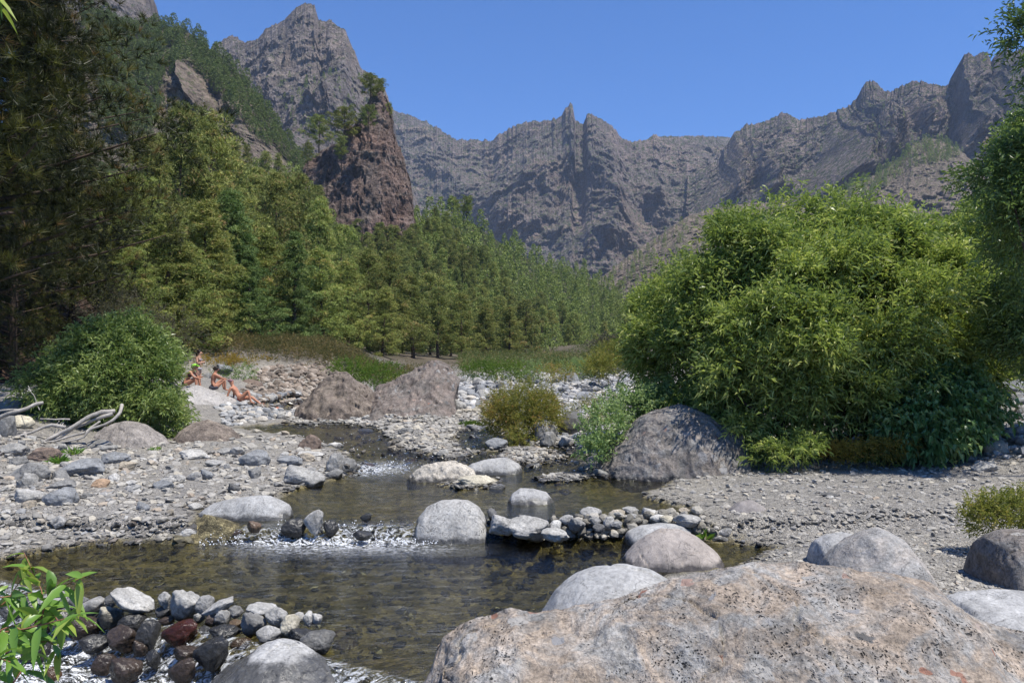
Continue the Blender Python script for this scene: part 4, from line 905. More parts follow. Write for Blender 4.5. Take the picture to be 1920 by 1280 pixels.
LST = [(7, (1570, 345, 1665, 450), GREY, 'grey upright stone in the upper cascade', 'round', 12.1), (7, (1270, 400, 1340, 452), ORANGE, 'wet orange brown stone in the upper cascade', 'round', 12.0),
 (7, (1185, 445, 1250, 478), BROWN, 'small wet stone at the left foot of the upper cascade', 'round', None), (7, (1450, 385, 1580, 465), DARK, 'wet dark stone left of the upright grey stone', 'round', 12.15),
 (7, (1665, 395, 1740, 475), DARK, 'wet dark stone right of the upright grey stone', 'round', 12.15), (7, (1855, 362, 1912, 400), DARK, 'small black stone topping the upper cascade', 'round', 12.3),
 (7, (1815, 450, 1910, 492), DARK, 'low black stone at the foot of the upper cascade', 'round', 11.9),
 (7, (50, 97, 275, 198), MID, 'dark grey smooth boulder on the left gravel bank', 'slab', None), (7, (300, 78, 560, 178), BLUE, 'flat blue grey slab on the left gravel bank', 'slab', None),
 (7, (530, 45, 670, 112), BLUE, 'blue grey angular stone right of the flat blue slab', 'angular', None), (7, (240, 232, 402, 328), BLUE, 'jagged dark blue grey stone on the left gravel', 'angular', None),
 (7, (72, 235, 218, 312), GREY, 'grey stone left of the jagged dark stone', 'round', None), (7, (0, 0, 148, 72), GREY, 'large grey boulder at the left edge below the driftwood', 'angular', None),
 (7, (155, 20, 300, 102), BROWN, 'brown angular boulder between the grey left boulders', 'angular', None), (7, (55, 68, 150, 132), MID, 'dark stone left of the brown angular boulder', 'angular', None),
 (7, (1240, 38, 1390, 122), BLUE, 'bluish rock in the stones left of the rapids', 'angular', None), (7, (1028, 135, 1092, 192), BLUE, 'small square blue grey stone on the gravel bank', 'angular', None),
 (7, (790, 190, 890, 242), BLUE, 'low grey stone in the middle of the left gravel', 'round', None), (7, (1680, 50, 1772, 160), GREY, 'left half of the split boulder beside the rapids, coloured light as its lit side', 'angular', None),  # split boulder: lit and shaded faces put into the two stone colours
 (7, (1752, 75, 1842, 162), MID, 'right half of the split boulder beside the rapids, coloured darker as its shaded side', 'angular', None), (7, (1678, 135, 1766, 188), MID, 'low dark stone in front of the split boulder', 'round', None),
 (7, (1450, 112, 1672, 222), GREY, 'broad cracked grey slab at the shore below the split boulder', 'slab', None), (7, (262, 375, 352, 447), GREY, 'wedge shaped grey stone low on the left gravel', 'angular', None),
 (7, (478, 182, 562, 232), ORANGE, 'orange tan stone on the left gravel', 'round', None), (7, (972, 308, 1042, 348), PALE, 'white stone left of the broad pale slab', 'round', None),
 (7, (853, 340, 896, 377), TAN, 'small tan stone on the gravel above the near pool', 'round', None), (7, (1170, 205, 1232, 262), DARK, 'small dark stone above the broad pale slab', 'angular', None),
 (7, (898, 430, 1028, 482), PALE, 'flat pale stone at the left waters edge', 'slab', None), (7, (250, 188, 405, 242), MID, 'dark flat stone behind the jagged dark stone', 'slab', None),
 (7, (1430, 65, 1560, 122), BLUE, 'blue grey stone above the cracked slab', 'slab', None), (7, (1535, 42, 1672, 84), PALE, 'pale long stone left of the split boulder', 'slab', None),
 (7, (700, 300, 772, 350), BLUE, 'flat bluish stone sunk in the left gravel', 'slab', None), (7, (650, 190, 708, 222), PALE, 'small pale stone right of the orange tan one', 'angular', None),
 (7, (418, 255, 472, 288), MID, 'small dark stone right of the jagged dark stone', 'angular', None), (7, (930, 30, 1060, 90), PALE, 'pale rounded stone on the upper left gravel', 'round', None),
 (7, (1060, 85, 1165, 125), GREY, 'flat grey stone on the upper left gravel', 'slab', None), (7, (480, 0, 590, 45), MID, 'grey knobbly stone at the foot of the left bushes', 'round', None),
 (7, (1120, 25, 1210, 65), GREY, 'grey block left of the bluish rock', 'angular', None), (7, (0, 340, 60, 372), PALE, 'pale flat stone at the left edge', 'slab', None),
 (8, (690, 258, 737, 307), DARK, 'small dark stone behind the big round boulder', 'round', 12.4), (8, (920, 160, 1022, 192), PALE, 'pale low stone behind the smooth hump in the upper pool', 'slab', None),
 (8, (700, 288, 835, 368), GREY, 'tilted dark sided stone right of the big round boulder', 'slab', 12.0), (8, (780, 295, 982, 395), PALE, 'large pale round stone in the stone dam', 'round', 11.95),
 (8, (985, 313, 1042, 357), PALE, 'small white stone right of the large pale dam stone', 'round', 12.05), (8, (945, 352, 1077, 410), PALE, 'pale wedge stone in front of the stone dam', 'slab', 11.6),
 (8, (1030, 290, 1097, 332), GREY, 'grey stone in the middle of the upper stone dam', 'round', 12.2), (8, (1072, 303, 1158, 362), MID, 'two toned stone in the middle of the upper stone dam', 'angular', 12.05),
 (8, (1128, 252, 1232, 312), GREY, 'tallest grey stone in the middle of the upper dam', 'round', 12.4), (8, (1265, 263, 1344, 300), TAN, 'tan oval stone in the upper dam', 'round', 12.5),
 (8, (1330, 250, 1410, 284), GREY, 'grey oval stone at the back of the upper dam', 'round', 12.8), (8, (1343, 283, 1404, 310), PALE, 'small pale stone below the grey oval one', 'round', 12.3),
 (8, (1420, 255, 1497, 292), PALE, 'white flat stone in the right of the upper dam', 'slab', 12.6), (8, (1595, 255, 1647, 289), TAN, 'yellowish stone at the right end of the upper dam', 'angular', 12.7),
 (8, (1240, 295, 1292, 347), PALE, 'pale upright stone in the upper dam', 'round', 12.1), (8, (1175, 298, 1232, 337), MID, 'small grey stone left of the pale upright one', 'round', 12.1),
 (8, (1458, 288, 1527, 317), PALE, 'small white stone right of the upper dam middle', 'round', 12.2), (8, (1573, 285, 1707, 337), GREY, 'broad grey stone at the right of the upper dam', 'round', 12.0),
 (8, (1190, 330, 1247, 372), DARK, 'dark small stone in front of the pale upright one', 'round', 11.8), (8, (1270, 318, 1332, 350), MID, 'small grey stone near the front of the upper dam', 'angular', 11.9),
 (8, (1508, 292, 1582, 327), CREAM, 'cream stone in the right of the upper dam', 'round', 12.1), (8, (1485, 270, 1547, 297), GREY, 'grey flat stone behind the cream one', 'slab', 12.4),
 (8, (830, 287, 877, 320), MID, 'small grey stone behind the large pale dam stone', 'round', 12.3), (8, (685, 413, 832, 484), MID, 'dark grey rounded stone alone in the near pool', 'round', None),
 (8, (845, 408, 942, 437), GREY, 'low wet stone awash in front of the upper dam', 'round', None), (8, (555, 102, 737, 157), CREAM, 'pale cream stone at the edge of the upper pool', 'round', None),
 (8, (695, 145, 777, 184), GREY, 'blue grey stone right of the pale cream stone', 'round', None), (8, (1180, 70, 1286, 127), MID, 'dark sided rounded stone below the rough dark boulder', 'round', None),
 (8, (1120, 62, 1172, 87), PALE, 'small pale stone left of the dark sided one', 'round', None), (8, (865, 45, 952, 82), MID, 'pair sized grey stone in the stream behind', 'round', None),
 (8, (1030, 168, 1092, 196), BROWN, 'brown wet stone right of the smooth hump', 'round', None), (8, (1780, 350, 1847, 395), GREY, 'grey round stone behind the pinkish shore boulder', 'round', None),
 (8, (1743, 383, 1832, 414), PALE, 'pale flat stone right of the pinkish shore boulder', 'slab', None),
 (6, (1530, 645, 1682, 732), MID, 'dark grey boulder at the foot of the broad leaved plant', 'round', None), (6, (1680, 750, 1790, 802), GREY, 'pale flat rock sunk in the gravel at the right', 'slab', None),
 (6, (980, 893, 1057, 914), DARK, 'thin dark flat stone lying on the gravel bar', 'slab', None), (6, (1540, 893, 1575, 912), DARK, 'little black stone on the right gravel bar', 'round', None),
 (6, (1490, 1075, 1510, 1098), DARK, 'tiny black stone behind the grey hump', 'round', None), (6, (1800, 372, 1925, 445), BLUE, 'dark blue grey boulder at the right edge under the trees', 'angular', None),
 (6, (1685, 1205, 1745, 1262), DARK, 'dark stone left of the boulder at the right edge', 'angular', None),
 (5, (750, 568, 812, 632), GREY, 'pale upright stone beside the grass tuft of the tilted slab', 'round', None), (5, (790, 552, 862, 628), MID, 'dark sided stone right of the grass tuft', 'round', None),
 (5, (845, 558, 936, 627), GREY, 'broad stone with dark face in front of the cobble bar', 'round', None), (5, (1040, 775, 1167, 842), BLUE, 'pale blue grey boulder standing in the stream', 'round', None),
 (5, (1345, 738, 1437, 836), MID, 'steep blue grey stone at the foot of the olive shrub', 'angular', None), (5, (1310, 670, 1452, 800), MID, 'leaning grey slab right of the olive shrub', 'angular', None),
 (5, (1440, 628, 1612, 762), DARK, 'dark grey boulder right of the olive shrub', 'angular', None), (5, (1448, 765, 1562, 832), GREY, 'grey wedge stone below the dark boulder', 'angular', None),
 (5, (1600, 385, 1662, 452), DARK, 'dark upright stone far up the cobble bar', 'angular', None), (5, (555, 715, 640, 760), MID, 'dark angular stone on the gravel island', 'angular', None),
 (5, (498, 818, 592, 864), TAN, 'tan stone at the front of the gravel island', 'round', None), (5, (1005, 850, 1052, 890), GREY, 'small round grey stone in the rapids', 'round', None),
 (5, (943, 757, 1022, 807), GREY, 'grey stone in the side channel', 'round', None), (5, (0, 755, 132, 842), BROWN, 'brown grey boulder beside the stream on the left', 'slab', None),
 (5, (770, 840, 840, 880), GREY, 'grey stone at the right tip of the gravel island', 'round', None), (5, (168, 800, 252, 836), PALE, 'pale stone in the water left of the gravel island', 'round', None),
 (5, (885, 868, 932, 897), MID, 'small stone in the stream behind the sandy rock', 'round', None), (5, (918, 700, 1062, 757), MID, 'low dark grey rock behind the side channel', 'round', None),
 (5, (970, 587, 1072, 632), CREAM, 'cream rock beside the olive shrub', 'slab', None), (5, (993, 413, 1052, 447), GREY, 'biggest rounded stone at the top of the cobble bar', 'round', None),
 (5, (330, 725, 432, 757), MID, 'flat grey stone on the gravel island', 'slab', None), (5, (350, 768, 407, 807), BLUE, 'small blue grey stone on the gravel island', 'angular', None),
 (5, (350, 915, 470, 975), BROWN, 'dark wet stone in the rapids right of the split boulder', 'round', None), (5, (590, 890, 670, 915), RED, 'reddish wet stone in the rapids', 'round', None),
 (4, (0, 935, 152, 1030), BLUE, 'blue grey boulder behind the upper driftwood', 'round', None), (4, (60, 1035, 187, 1117), CREAM, 'cream green stone between the driftwood branches', 'round', None),
 (4, (0, 1040, 92, 1165), MID, 'dark grey boulder at the left edge among driftwood', 'round', None), (4, (1200, 750, 1292, 802), BLUE, 'dark smooth rock below the yellow bushes', 'round', 42.0),
 (4, (1310, 835, 1472, 938), BROWN, 'rough brown rock behind the reclining bather', 'round', 41.0), (4, (1458, 920, 1542, 957), GREY, 'pale rounded stone right of the rough brown rock', 'round', None),
 (4, (115, 885, 190, 925), GREY, 'pale stone at the left foot of the left bush', 'round', None), (4, (1130, 800, 1180, 850), MID, 'grey rock behind the seated man', 'round', 41.0),
 (4, (1380, 900, 1430, 950), GREY, 'grey stone left of the pale rounded stone', 'round', None), (4, (490, 1170, 625, 1232), MID, 'knobbly grey stone below the root shadows', 'round', None)]
for e in LST:
    c, b, col, lab, kd, Y = e[:6]
    wet = 0.9 if lab.startswith(('wet', 'low black', 'small black', 'dark wet', 'reddish wet', 'low wet', 'brown wet')) else 0.0
    if c in (6, 5, 7) and 'slab' == kd and b[3] - b[1] > 80 and 'boulder' not in lab: pass
    stone(c, b, col, lab, kd, Y=Y, wet=wet)

# ------------------------------------------------------------------ countable cobbles (individuals) and gravel (stuff)
def region_sample(poly, n, seed):
    r = np.random.default_rng(seed); p = np.array(poly, float); lo, hi = p.min(0), p.max(0); out = []
    while len(out) < n:
        q = lo + (hi - lo) * r.random((n * 2, 2)); ins = np.zeros(len(q), bool)
        for (x1, y1), (x2, y2) in zip(p, np.roll(p, -1, 0)):
            c = ((y1 > q[:, 1]) != (y2 > q[:, 1])) & (q[:, 0] < (x2 - x1) * (q[:, 1] - y1) / (y2 - y1 + 1e-9) + x1); ins ^= c
        out += list(q[ins])
    return np.array(out[:n])

def cobbles(poly, n, smin, smax, cols, label, group, seed, kinds=('round_small', 'angular_small'), wetp=0.0):
    q = region_sample(poly, n, seed); X, Y = hit(q[:, 0], q[:, 1]); r = np.random.default_rng(seed + 50)
    for i in range(n):
        if not np.isfinite(Y[i]): continue
        s = (smin + (smax - smin) * r.random() ** 2.2) / F * Y[i] / 2
        z = float(ground_z(X[i:i + 1], Y[i:i + 1])[0]); k = kinds[int(r.integers(len(kinds)))]
        o = bpy.data.objects.new('cobble', STONES[k][int(r.integers(6))]); C.objects.link(o)
        asp = 0.55 + 0.3 * r.random(); o.scale = (s, s * (0.7 + 0.4 * r.random()), s * asp); o.location = (X[i], Y[i], z + s * asp * 0.45)
        o.rotation_euler = (r.normal() * 0.25, r.normal() * 0.25, r.random() * 6.28)
        c = np.array(cols[int(r.integers(len(cols)))]) * (0.85 + 0.3 * r.random()); o.color = (*c, 1.0 - (wetp if r.random() < wetp else 0))
        o['label'] = label; o['category'] = 'cobble'; o['group'] = group

cobbles([(858, 745), (870, 712), (1160, 700), (1170, 735), (1060, 790), (1045, 730), (920, 730), (905, 770)], 90, 10, 30, [GREY, GREY, MID, BLUE, PALE], 'grey river cobble on the bar between the tilted slab and the willow', 'cobbles on the far bar', 1)
cobbles([(1800, 830), (1870, 760), (1920, 735), (1930, 840), (1850, 880), (1790, 850)], 55, 14, 46, [GREY, GREY, MID, TAN, PALE], 'grey cobble in the heap at the right edge under the trees', 'cobbles heaped at the right', 2)
cobbles([(470, 762), (740, 768), (745, 792), (540, 790)], 50, 8, 20, [PALE, PALE, GREY], 'small pale cobble in the band below the triangular boulder', 'pale cobbles along the upper stream', 3)
cobbles([(0, 800), (340, 845), (560, 850), (640, 880), (420, 910), (200, 930), (0, 960)], 45, 12, 34, [GREY, GREY, MID, PALE, (0.36, 0.31, 0.24)], 'loose stone among the rubble of the left gravel bank', 'loose stones on the left bank', 4, ('angular_small', 'slab_small'))

def gravel(name, X, Y, size, label, col_lo, mat, seed, flat=0.5, lod=0, lift=0.25):
    r = np.random.default_rng(seed); ok = np.isfinite(Y); X, Y, size = X[ok], Y[ok], size[ok]; k = len(X)
    z = ground_z(X, Y); base = {0: IV0, 1: IV1}[lod]; bf = {0: IF0, 1: IF1}[lod]
    s3 = size[:, None] * np.stack([0.8 + 0.5 * r.random(k), 0.6 + 0.5 * r.random(k), flat * (0.6 + 0.7 * r.random(k))], -1)
    nv = len(base)
    shp = np.stack([stone_shape(base, 300 + i, 9, 14, 0.05) for i in range(24)])[r.integers(24, size=k)]
    v = shp * s3[:, None, :]
    a = r.random(k) * 6.28; ca, sa = np.cos(a)[:, None], np.sin(a)[:, None]
    t1 = r.normal(size=k)[:, None] * 0.28; t2 = r.normal(size=k)[:, None] * 0.28
    vx, vy, vz = v[..., 0], v[..., 1], v[..., 2]
    vz, vx = vz * np.cos(t1) + vx * np.sin(t1), vx * np.cos(t1) - vz * np.sin(t1)
    vz, vy = vz * np.cos(t2) + vy * np.sin(t2), vy * np.cos(t2) - vz * np.sin(t2)
    v = np.stack([vx * ca - vy * sa + X[:, None], vx * sa + vy * ca + Y[:, None], vz + (z + s3[:, 2] * lift)[:, None]], -1)
    f = (bf[None] + (np.arange(k) * nv)[:, None, None]).reshape(-1, 3)
    tint = np.repeat(r.random(k), nv)
    obj(name, mesh(name, v.reshape(-1, 3), f, mat, False, tint), label=label, cat='gravel', kind='stuff')

def gravel_mat(name, stops, wet=True):
    m, t, out = M(name); n = N(t); col = n.ramp(n.attr('tint'), stops, 'LINEAR'); p = n.pos(1)
    col = n.mix(0.6, col, n.ramp(n.noise(p, 30, 5, 0.7), [(0.3, 0.5), (0.7, 1.45)]), 'MULTIPLY')
    col = n.mix(0.5, col, n.ramp(n.noise(p, 0.7, 5, 0.6), [(0.35, 0.7), (0.65, 1.2)]), 'MULTIPLY')
    wm = wet_mask(n); col = n.mix(wm, col, n.mix(1.0, col, 0.26, 'MULTIPLY'))
    n.l(n.bsdf(col, n.math('SUBTRACT', 0.9, n.math('MULTIPLY', wm, 0.65)), n.bump(n.noise(p, 40, 4, 0.7), 0.4, 0.01)), out.inputs[0]); return m
gm = gravel_mat('gravel_stones', [(0.0, (0.20, 0.19, 0.175)), (0.25, (0.29, 0.275, 0.25)), (0.6, (0.345, 0.325, 0.29)), (0.88, (0.39, 0.355, 0.29)), (0.94, (0.33, 0.27, 0.21)), (0.97, (0.24, 0.24, 0.24)), (1.0, (0.45, 0.43, 0.39))])
cm = gravel_mat('bar_stones', [(0.0, (0.15, 0.155, 0.165)), (0.35, (0.26, 0.265, 0.27)), (0.7, (0.37, 0.365, 0.355)), (0.9, (0.44, 0.40, 0.34)), (1.0, (0.55, 0.54, 0.52))])
r = np.random.default_rng(11)
def sizes(k, lo, hi, p=3.0): return (lo + (hi - lo) * r.random(k) ** p)
# right gravel bar
q = region_sample([(1180, 925), (1262, 888), (1500, 862), (1800, 858), (2300, 840), (2300, 1250), (1850, 1240), (1350, 1090), (1380, 1000), (1290, 950)], 18000, 5); X, Y = hit(q[:, 0], q[:, 1]); ok = (water_dist(X, Y) > -0.25)
gravel('gravel', X[ok], Y[ok], (sizes(len(X), 1.2, 7.5, 4.2) / F * Y)[ok], 'grey gravel bar between the stream and the big willow', 0, gm, 1, 0.42)
# left bank
q = region_sample([(-400, 1100), (0, 1060), (350, 1005), (380, 965), (560, 920), (680, 890), (640, 830), (520, 800), (300, 830), (-400, 800)], 12500, 6); X, Y = hit(q[:, 0], q[:, 1]); ok = (water_dist(X, Y) > -0.35)
gravel('gravel', X[ok], Y[ok], (sizes(len(X), 1.4, 11, 5.5) / F * Y)[ok], 'sandy gravel and rubble on the left bank of the near pool', 0, gm, 2, 0.45)
q = region_sample([(930, 862), (945, 842), (1000, 836), (1050, 848), (1055, 864), (1000, 874), (955, 872)], 500, 21); X, Y = hit(q[:, 0], q[:, 1]); ok = (water_dist(X, Y) > -0.2)
gravel('gravel', X[ok], Y[ok], (sizes(len(X), 1.6, 7, 3.0) / F * Y)[ok], 'small pale gravel bar in the stream below the olive shrub', 0, gm, 9, 0.45)
q = np.concatenate([region_sample([(1000, 897), (1050, 885), (1120, 892), (1085, 905), (1020, 907)], 300, 22), region_sample([(815, 910), (870, 891), (940, 897), (935, 916), (860, 920)], 260, 23)]); X, Y = hit(q[:, 0], q[:, 1]); ok = (water_dist(X, Y) > -0.25)
gravel('gravel', X[ok], Y[ok], (sizes(len(X), 1.6, 7, 2.6) / F * Y)[ok], 'patches of small stones breaking the surface of the upper pool', 0, gm, 10, 0.45)
# middle island and far bars
q = region_sample([(520, 800), (560, 770), (760, 760), (900, 770), (1000, 800), (1080, 838), (1050, 870), (940, 860), (860, 870), (740, 850), (700, 805)], 5000, 7); X, Y = hit(q[:, 0], q[:, 1]); ok = (water_dist(X, Y) > -0.6)
gravel('gravel', X[ok], Y[ok], (sizes(len(X), 1.6, 8, 3.0) / F * Y)[ok], 'pale gravel island in the middle of the stream', 0, gm, 3, 0.45)
q = region_sample([(400, 740), (850, 745), (870, 706), (1180, 698), (1300, 760), (1200, 850), (1080, 838), (900, 770), (560, 780), (420, 800)], 5200, 8); X, Y = hit(q[:, 0], q[:, 1]); ok = (water_dist(X, Y) > -0.4)
gravel('river_cobbles', X[ok], Y[ok], (sizes(len(X), 2.2, 9, 2.0) / F * Y)[ok], 'grey cobbles covering the far bar of the riverbed', 0, cm, 4, 0.6, 1)
q = region_sample([(440, 760), (480, 690), (640, 676), (700, 700), (560, 770)], 900, 9); X, Y = hit(q[:, 0], q[:, 1])
gravel('rubble', X, Y, sizes(len(X), 2.0, 9, 2.0) / F * Y, 'brown rubble on the eroded bank left of the triangular boulder', 0, gravel_mat('rubble_stones', [(0.0, (0.13, 0.11, 0.09)), (0.6, (0.24, 0.19, 0.15)), (1.0, (0.38, 0.33, 0.28))]), 5, 0.7, 1)
q = region_sample([(1740, 860), (1880, 740), (1990, 690), (2300, 700), (2300, 850)], 1300, 10); X, Y = hit(q[:, 0], q[:, 1])
gravel('rubble', X, Y, sizes(len(X), 3.0, 15, 2.2) / F * Y, 'grey rubble under the heap of cobbles at the right edge', 0, cm, 6, 0.6, 1)
# stones under water and awash
q = region_sample([(0, 1060), (350, 1005), (780, 1000), (1370, 1010), (1160, 1080), (860, 1220), (640, 1240), (600, 1180), (150, 1130)], 1500, 12); X, Y = hit(q[:, 0], q[:, 1]); ok = water_dist(X, Y) < 0
gravel('streambed_pebbles', X[ok], Y[ok], (sizes(len(X), 2, 14, 2.0) / F * Y)[ok], 'olive brown pebbles on the bed of the pools', 0, gravel_mat('bed_stones', [(0.0, (0.10, 0.09, 0.06)), (0.6, (0.24, 0.21, 0.13)), (1.0, (0.42, 0.36, 0.22))]), 7, 0.4)
q = region_sample([(640, 800), (760, 850), (860, 870), (1080, 845), (1250, 895), (1220, 930), (900, 890), (650, 900), (600, 830)], 420, 13); X, Y = hit(q[:, 0], q[:, 1]); ok = water_dist(X, Y) < 0
Xa, Ya = X[ok], Y[ok]; ss = (sizes(len(X), 1.5, 6, 2.5) / F * Y)[ok]; zz = water_z(Xa, Ya)
gravel('wet_stones', Xa, Ya, ss * 1.0, 'dark wet pebbles breaking the surface of the rapids', 0, gravel_mat('wet_stones', [(0.0, (0.10, 0.09, 0.08)), (0.8, (0.20, 0.18, 0.15)), (1.0, (0.4, 0.37, 0.33))]), 8, 0.8, 0, 3.5)

q = np.concatenate([region_sample([(905, 972), (1340, 965), (1390, 1003), (1060, 1012), (905, 1003)], 420, 31), region_sample([(520, 975), (790, 978), (790, 1003), (520, 1003)], 90, 32)]); X, Y = hit(q[:, 0], q[:, 1]); ok = water_dist(X, Y) < 0.1
gravel('dam_rubble', X[ok], Y[ok], (sizes(len(X), 3, 13, 1.6) / F * Y)[ok], 'small wet stones packed between the larger stones of the upper dam', 0, gravel_mat('dam_stones', [(0.0, (0.14, 0.13, 0.11)), (0.6, (0.26, 0.24, 0.20)), (1.0, (0.42, 0.39, 0.34))]), 11, 0.7, 1, 0.5)
q = region_sample([(140, 1150), (330, 1120), (620, 1175), (620, 1200), (300, 1175), (150, 1185)], 160, 33); X, Y = hit(q[:, 0], q[:, 1])
gravel('dam_rubble', X, Y, sizes(len(X), 5, 16, 1.5) / F * Y, 'small dark stones wedged between the stones of the near dam', 0, gravel_mat('near_dam_stones', [(0.0, (0.10, 0.09, 0.08)), (0.7, (0.22, 0.20, 0.17)), (1.0, (0.38, 0.35, 0.30))]), 12, 0.7, 1, 0.3)
# ------------------------------------------------------------------ pines
HERO = [pine_proto(1, conic=0.6), pine_proto(2, Rm=4.5, conic=0.5), pine_proto(3, Rm=3.7, conic=0.7)]
CON = [pine_proto(4, Rm=4.3, conic=0.9, low=0.04, npuff=480, mat='needles_green', puffr=0.55), pine_proto(5, Rm=3.8, conic=0.85, low=0.06, mat='needles_green', puffr=0.5)]
MIDP = [pine_proto(10 + i, npuff=190, ntuft=30, nb=4, bw=0.14, L=0.34, Rm=[4.9, 4.3, 5.4, 4.2][i], conic=[0.45, 0.6, 0.38, 0.7][i], low=[0.10, 0.06, 0.16, 0.05][i], puffr=1.0) for i in range(4)]
SCRAG = [pine_proto(20 + i, npuff=150, ntuft=26, nb=5, bw=0.12, L=0.38, Rm=5.4, conic=0.32, low=0.35, puffr=0.95) for i in range(2)]
heroes = [(232, 700, 330, 47, 1), (275, 695, 262, 54, 0), (332, 690, 203, 58, 0), (388, 690, 218, 62, 1), (300, 700, 400, 46, 2), (368, 692, 380, 52, 2), (345, 700, 470, 47, 1), (436, 690, 362, 58, 3), (470, 690, 470, 56, 4), (515, 690, 330, 72, 1),
    (548, 690, 438, 64, 4), (495, 686, 430, 66, 0), (585, 688, 372, 86, 2), (608, 690, 470, 74, 2), (560, 686, 330, 90, 0), (640, 686, 425, 100, 1), (652, 690, 492, 80, 0), (690, 686, 470, 92, 1), (730, 684, 475, 98, 0), (775, 684, 510, 105, 2), (715, 688, 540, 84, 2),
    (820, 684, 540, 118, 1), (865, 684, 550, 122, 0), (910, 682, 570, 130, 2), (955, 682, 575, 140, 0), (205, 690, 420, 43, 2), (250, 700, 470, 42, 0), (410, 690, 450, 55, 0), (445, 660, 300, 80, 2), (480, 660, 320, 95, 1)]
hl = ['broad crowned pine next to the near dark pine', 'tall pine with yellow green crown left of the two highest', 'tallest pine of the left slope with ragged double top', 'high pine right of the tallest one', 'lower pine in front of the tallest ones', 'narrow pine below the two highest tops',
    'bushy pine above the bathers', 'bright green conical young pine left of the gap', 'low green pine left of the second cone', 'brownish tall pine behind the two green cones', 'second bright green conical pine with pointed top', 'pine between the two green cones',
    'pine on the slope below the rock pinnacle at left', 'slender pine right of the second green cone', 'pine high behind the green cones', 'pine directly below the rock pinnacle', 'front pine left of the dark trunk gap', 'rounded brown tinted pine under the pinnacle', 'wide brown tinted pine above the triangular boulder',
    'pine above the left end of the tilted slab', 'short pine above the triangular boulder', 'dark pine above the tilted slab', 'dark pine right of the tilted slab', 'pine above the green shrubs at mid valley', 'pine right of the valley middle', 'short pine under the near dark pine', 'low pine behind the left grey scrub',
    'pine left of the first green cone', 'pine rising behind the first green cone', 'yellowish pine on the left slope behind the cones']
for (px, yb, yt, Y, k), lab in zip(heroes, hl):
    pb = P(px, yb, Y); H = float(P(px, yt, Y)[2] - pb[2]); pr = (HERO + CON)[k]
    place_tree(pr, pb, H / 16.4, rng.random() * 6.28, lab, sxy=min(1.25, max(0.85, 15 / H)))

cand = []   # every other pine: (loc, height, py px size)
def forest(sheetname, poly, spacing, hm, seed, ntry=6000, kinds=(0, 1, 2, 3), thin=None, sc_px=1.0):
    r = np.random.default_rng(seed); q = region_sample(poly, ntry, seed)
    W, ok = sheet_point(sheetname, q[:, 0], q[:, 1]); q, W = q[ok], W[ok]
    if thin is not None: kk = thin(q, W, r); q, W = q[kk], W[kk]
    kept = []; cells = {}
    for i in range(len(q)):
        hpx = hm / W[i, 1] * F; s = spacing * hpx * (0.6 + 0.8 * r.random())
        key = (int(q[i, 0] // 25), int(q[i, 1] // 25)); good = True
        for a in (-2, -1, 0, 1, 2):
            for b in (-2, -1, 0, 1, 2):
                for (x, y) in cells.get((key[0] + a, key[1] + b), ()):
                    if (x - q[i, 0]) ** 2 + ((y - q[i, 1]) * 1.3) ** 2 < s * s: good = False; break
                if not good: break
            if not good: break
        if good:
            cells.setdefault(key, []).append((q[i, 0], q[i, 1])); h = hm * (0.50 + 0.9 * r.random() ** 1.3)
            cand.append((W[i], h, h / W[i, 1] * F, kinds[int(r.integers(len(kinds)))], sheetname, r.random() * 6.28))
def thin_patch(q, W, r):
    bare = (((q[:, 0] - 905) / 60) ** 2 + ((q[:, 1] - 455) / 48) ** 2 < 1) | (((q[:, 0] - 990) / 35) ** 2 + ((q[:, 1] - 505) / 28) ** 2 < 1)
    return ~(bare & (r.random(len(q)) < 0.93))
forest('forest_slope', [(430, 686), (1000, 684), (1290, 682), (1230, 610), (1180, 540), (1100, 500), (1000, 470), (900, 410), (860, 385), (770, 396), (700, 436), (600, 410), (560, 350), (300, 320), (430, 500)], 0.31, 11, 3, 22000, thin=thin_patch)
forest('left_ridge', [(150, 20), (250, 45), (340, 40), (370, 60), (440, 125), (510, 210), (560, 290), (620, 330), (560, 330), (520, 285), (470, 255), (400, 170), (350, 120), (300, 160), (280, 260), (200, 260)], 0.34, 12, 4, 5000, (0, 2))
forest('right_hill', [(1470, 450), (1530, 390), (1600, 345), (1690, 295), (1712, 262), (1765, 255), (1810, 285), (1790, 300), (1700, 320), (1640, 370), (1560, 430), (1500, 480)], 0.42, 13, 5, 3000, (1, 3))
forest('foothill', [(1130, 530), (1240, 440), (1345, 385), (1470, 378), (1540, 420), (1560, 470), (1300, 480), (1200, 540)], 0.9, 11, 6, 1200, (1, 3))
forest('near_foothill', [(1150, 640), (1200, 545), (1300, 480), (1480, 460), (1700, 490), (1700, 600), (1160, 680)], 0.36, 11, 7, 2600, (0, 1, 3), thin=lambda q, W, r: noise3(stack(q[:, 0] / 30, q[:, 1] / 18, 0 * q[:, 0])) > -0.2)
forest('right_mountain', [(1340, 400), (1500, 260), (1620, 200), (1700, 200), (1700, 330), (1500, 420)], 1.6, 14, 8, 350, (1, 3))
forest('left_peak', [(500, 150), (640, 140), (700, 150), (720, 200), (700, 260), (560, 260)], 1.1, 13, 9, 250, (1, 3))
cand.sort(key=lambda c: -c[2])
NAMES = {'forest_slope': ('pine in the dense forest on the slope below the rock pinnacle', 'pines of the valley side forest'), 'left_ridge': ('pine on the crest of the cliff at upper left', 'pines on the upper left ridge'),
         'right_hill': ('small pine on the rocky hill at the right', 'pines on the right hill'), 'foothill': ('scattered pine on the grey foothill', 'pines on the grey foothill'), 'near_foothill': ('pine on the reddish foothill left of the willow', 'pines on the reddish foothill'),
         'right_mountain': ('tiny pine on the right mountain', 'pines on the right mountain'), 'left_peak': ('tiny pine on the flank of the left peak', 'pines on the left peak')}
NIND = 262
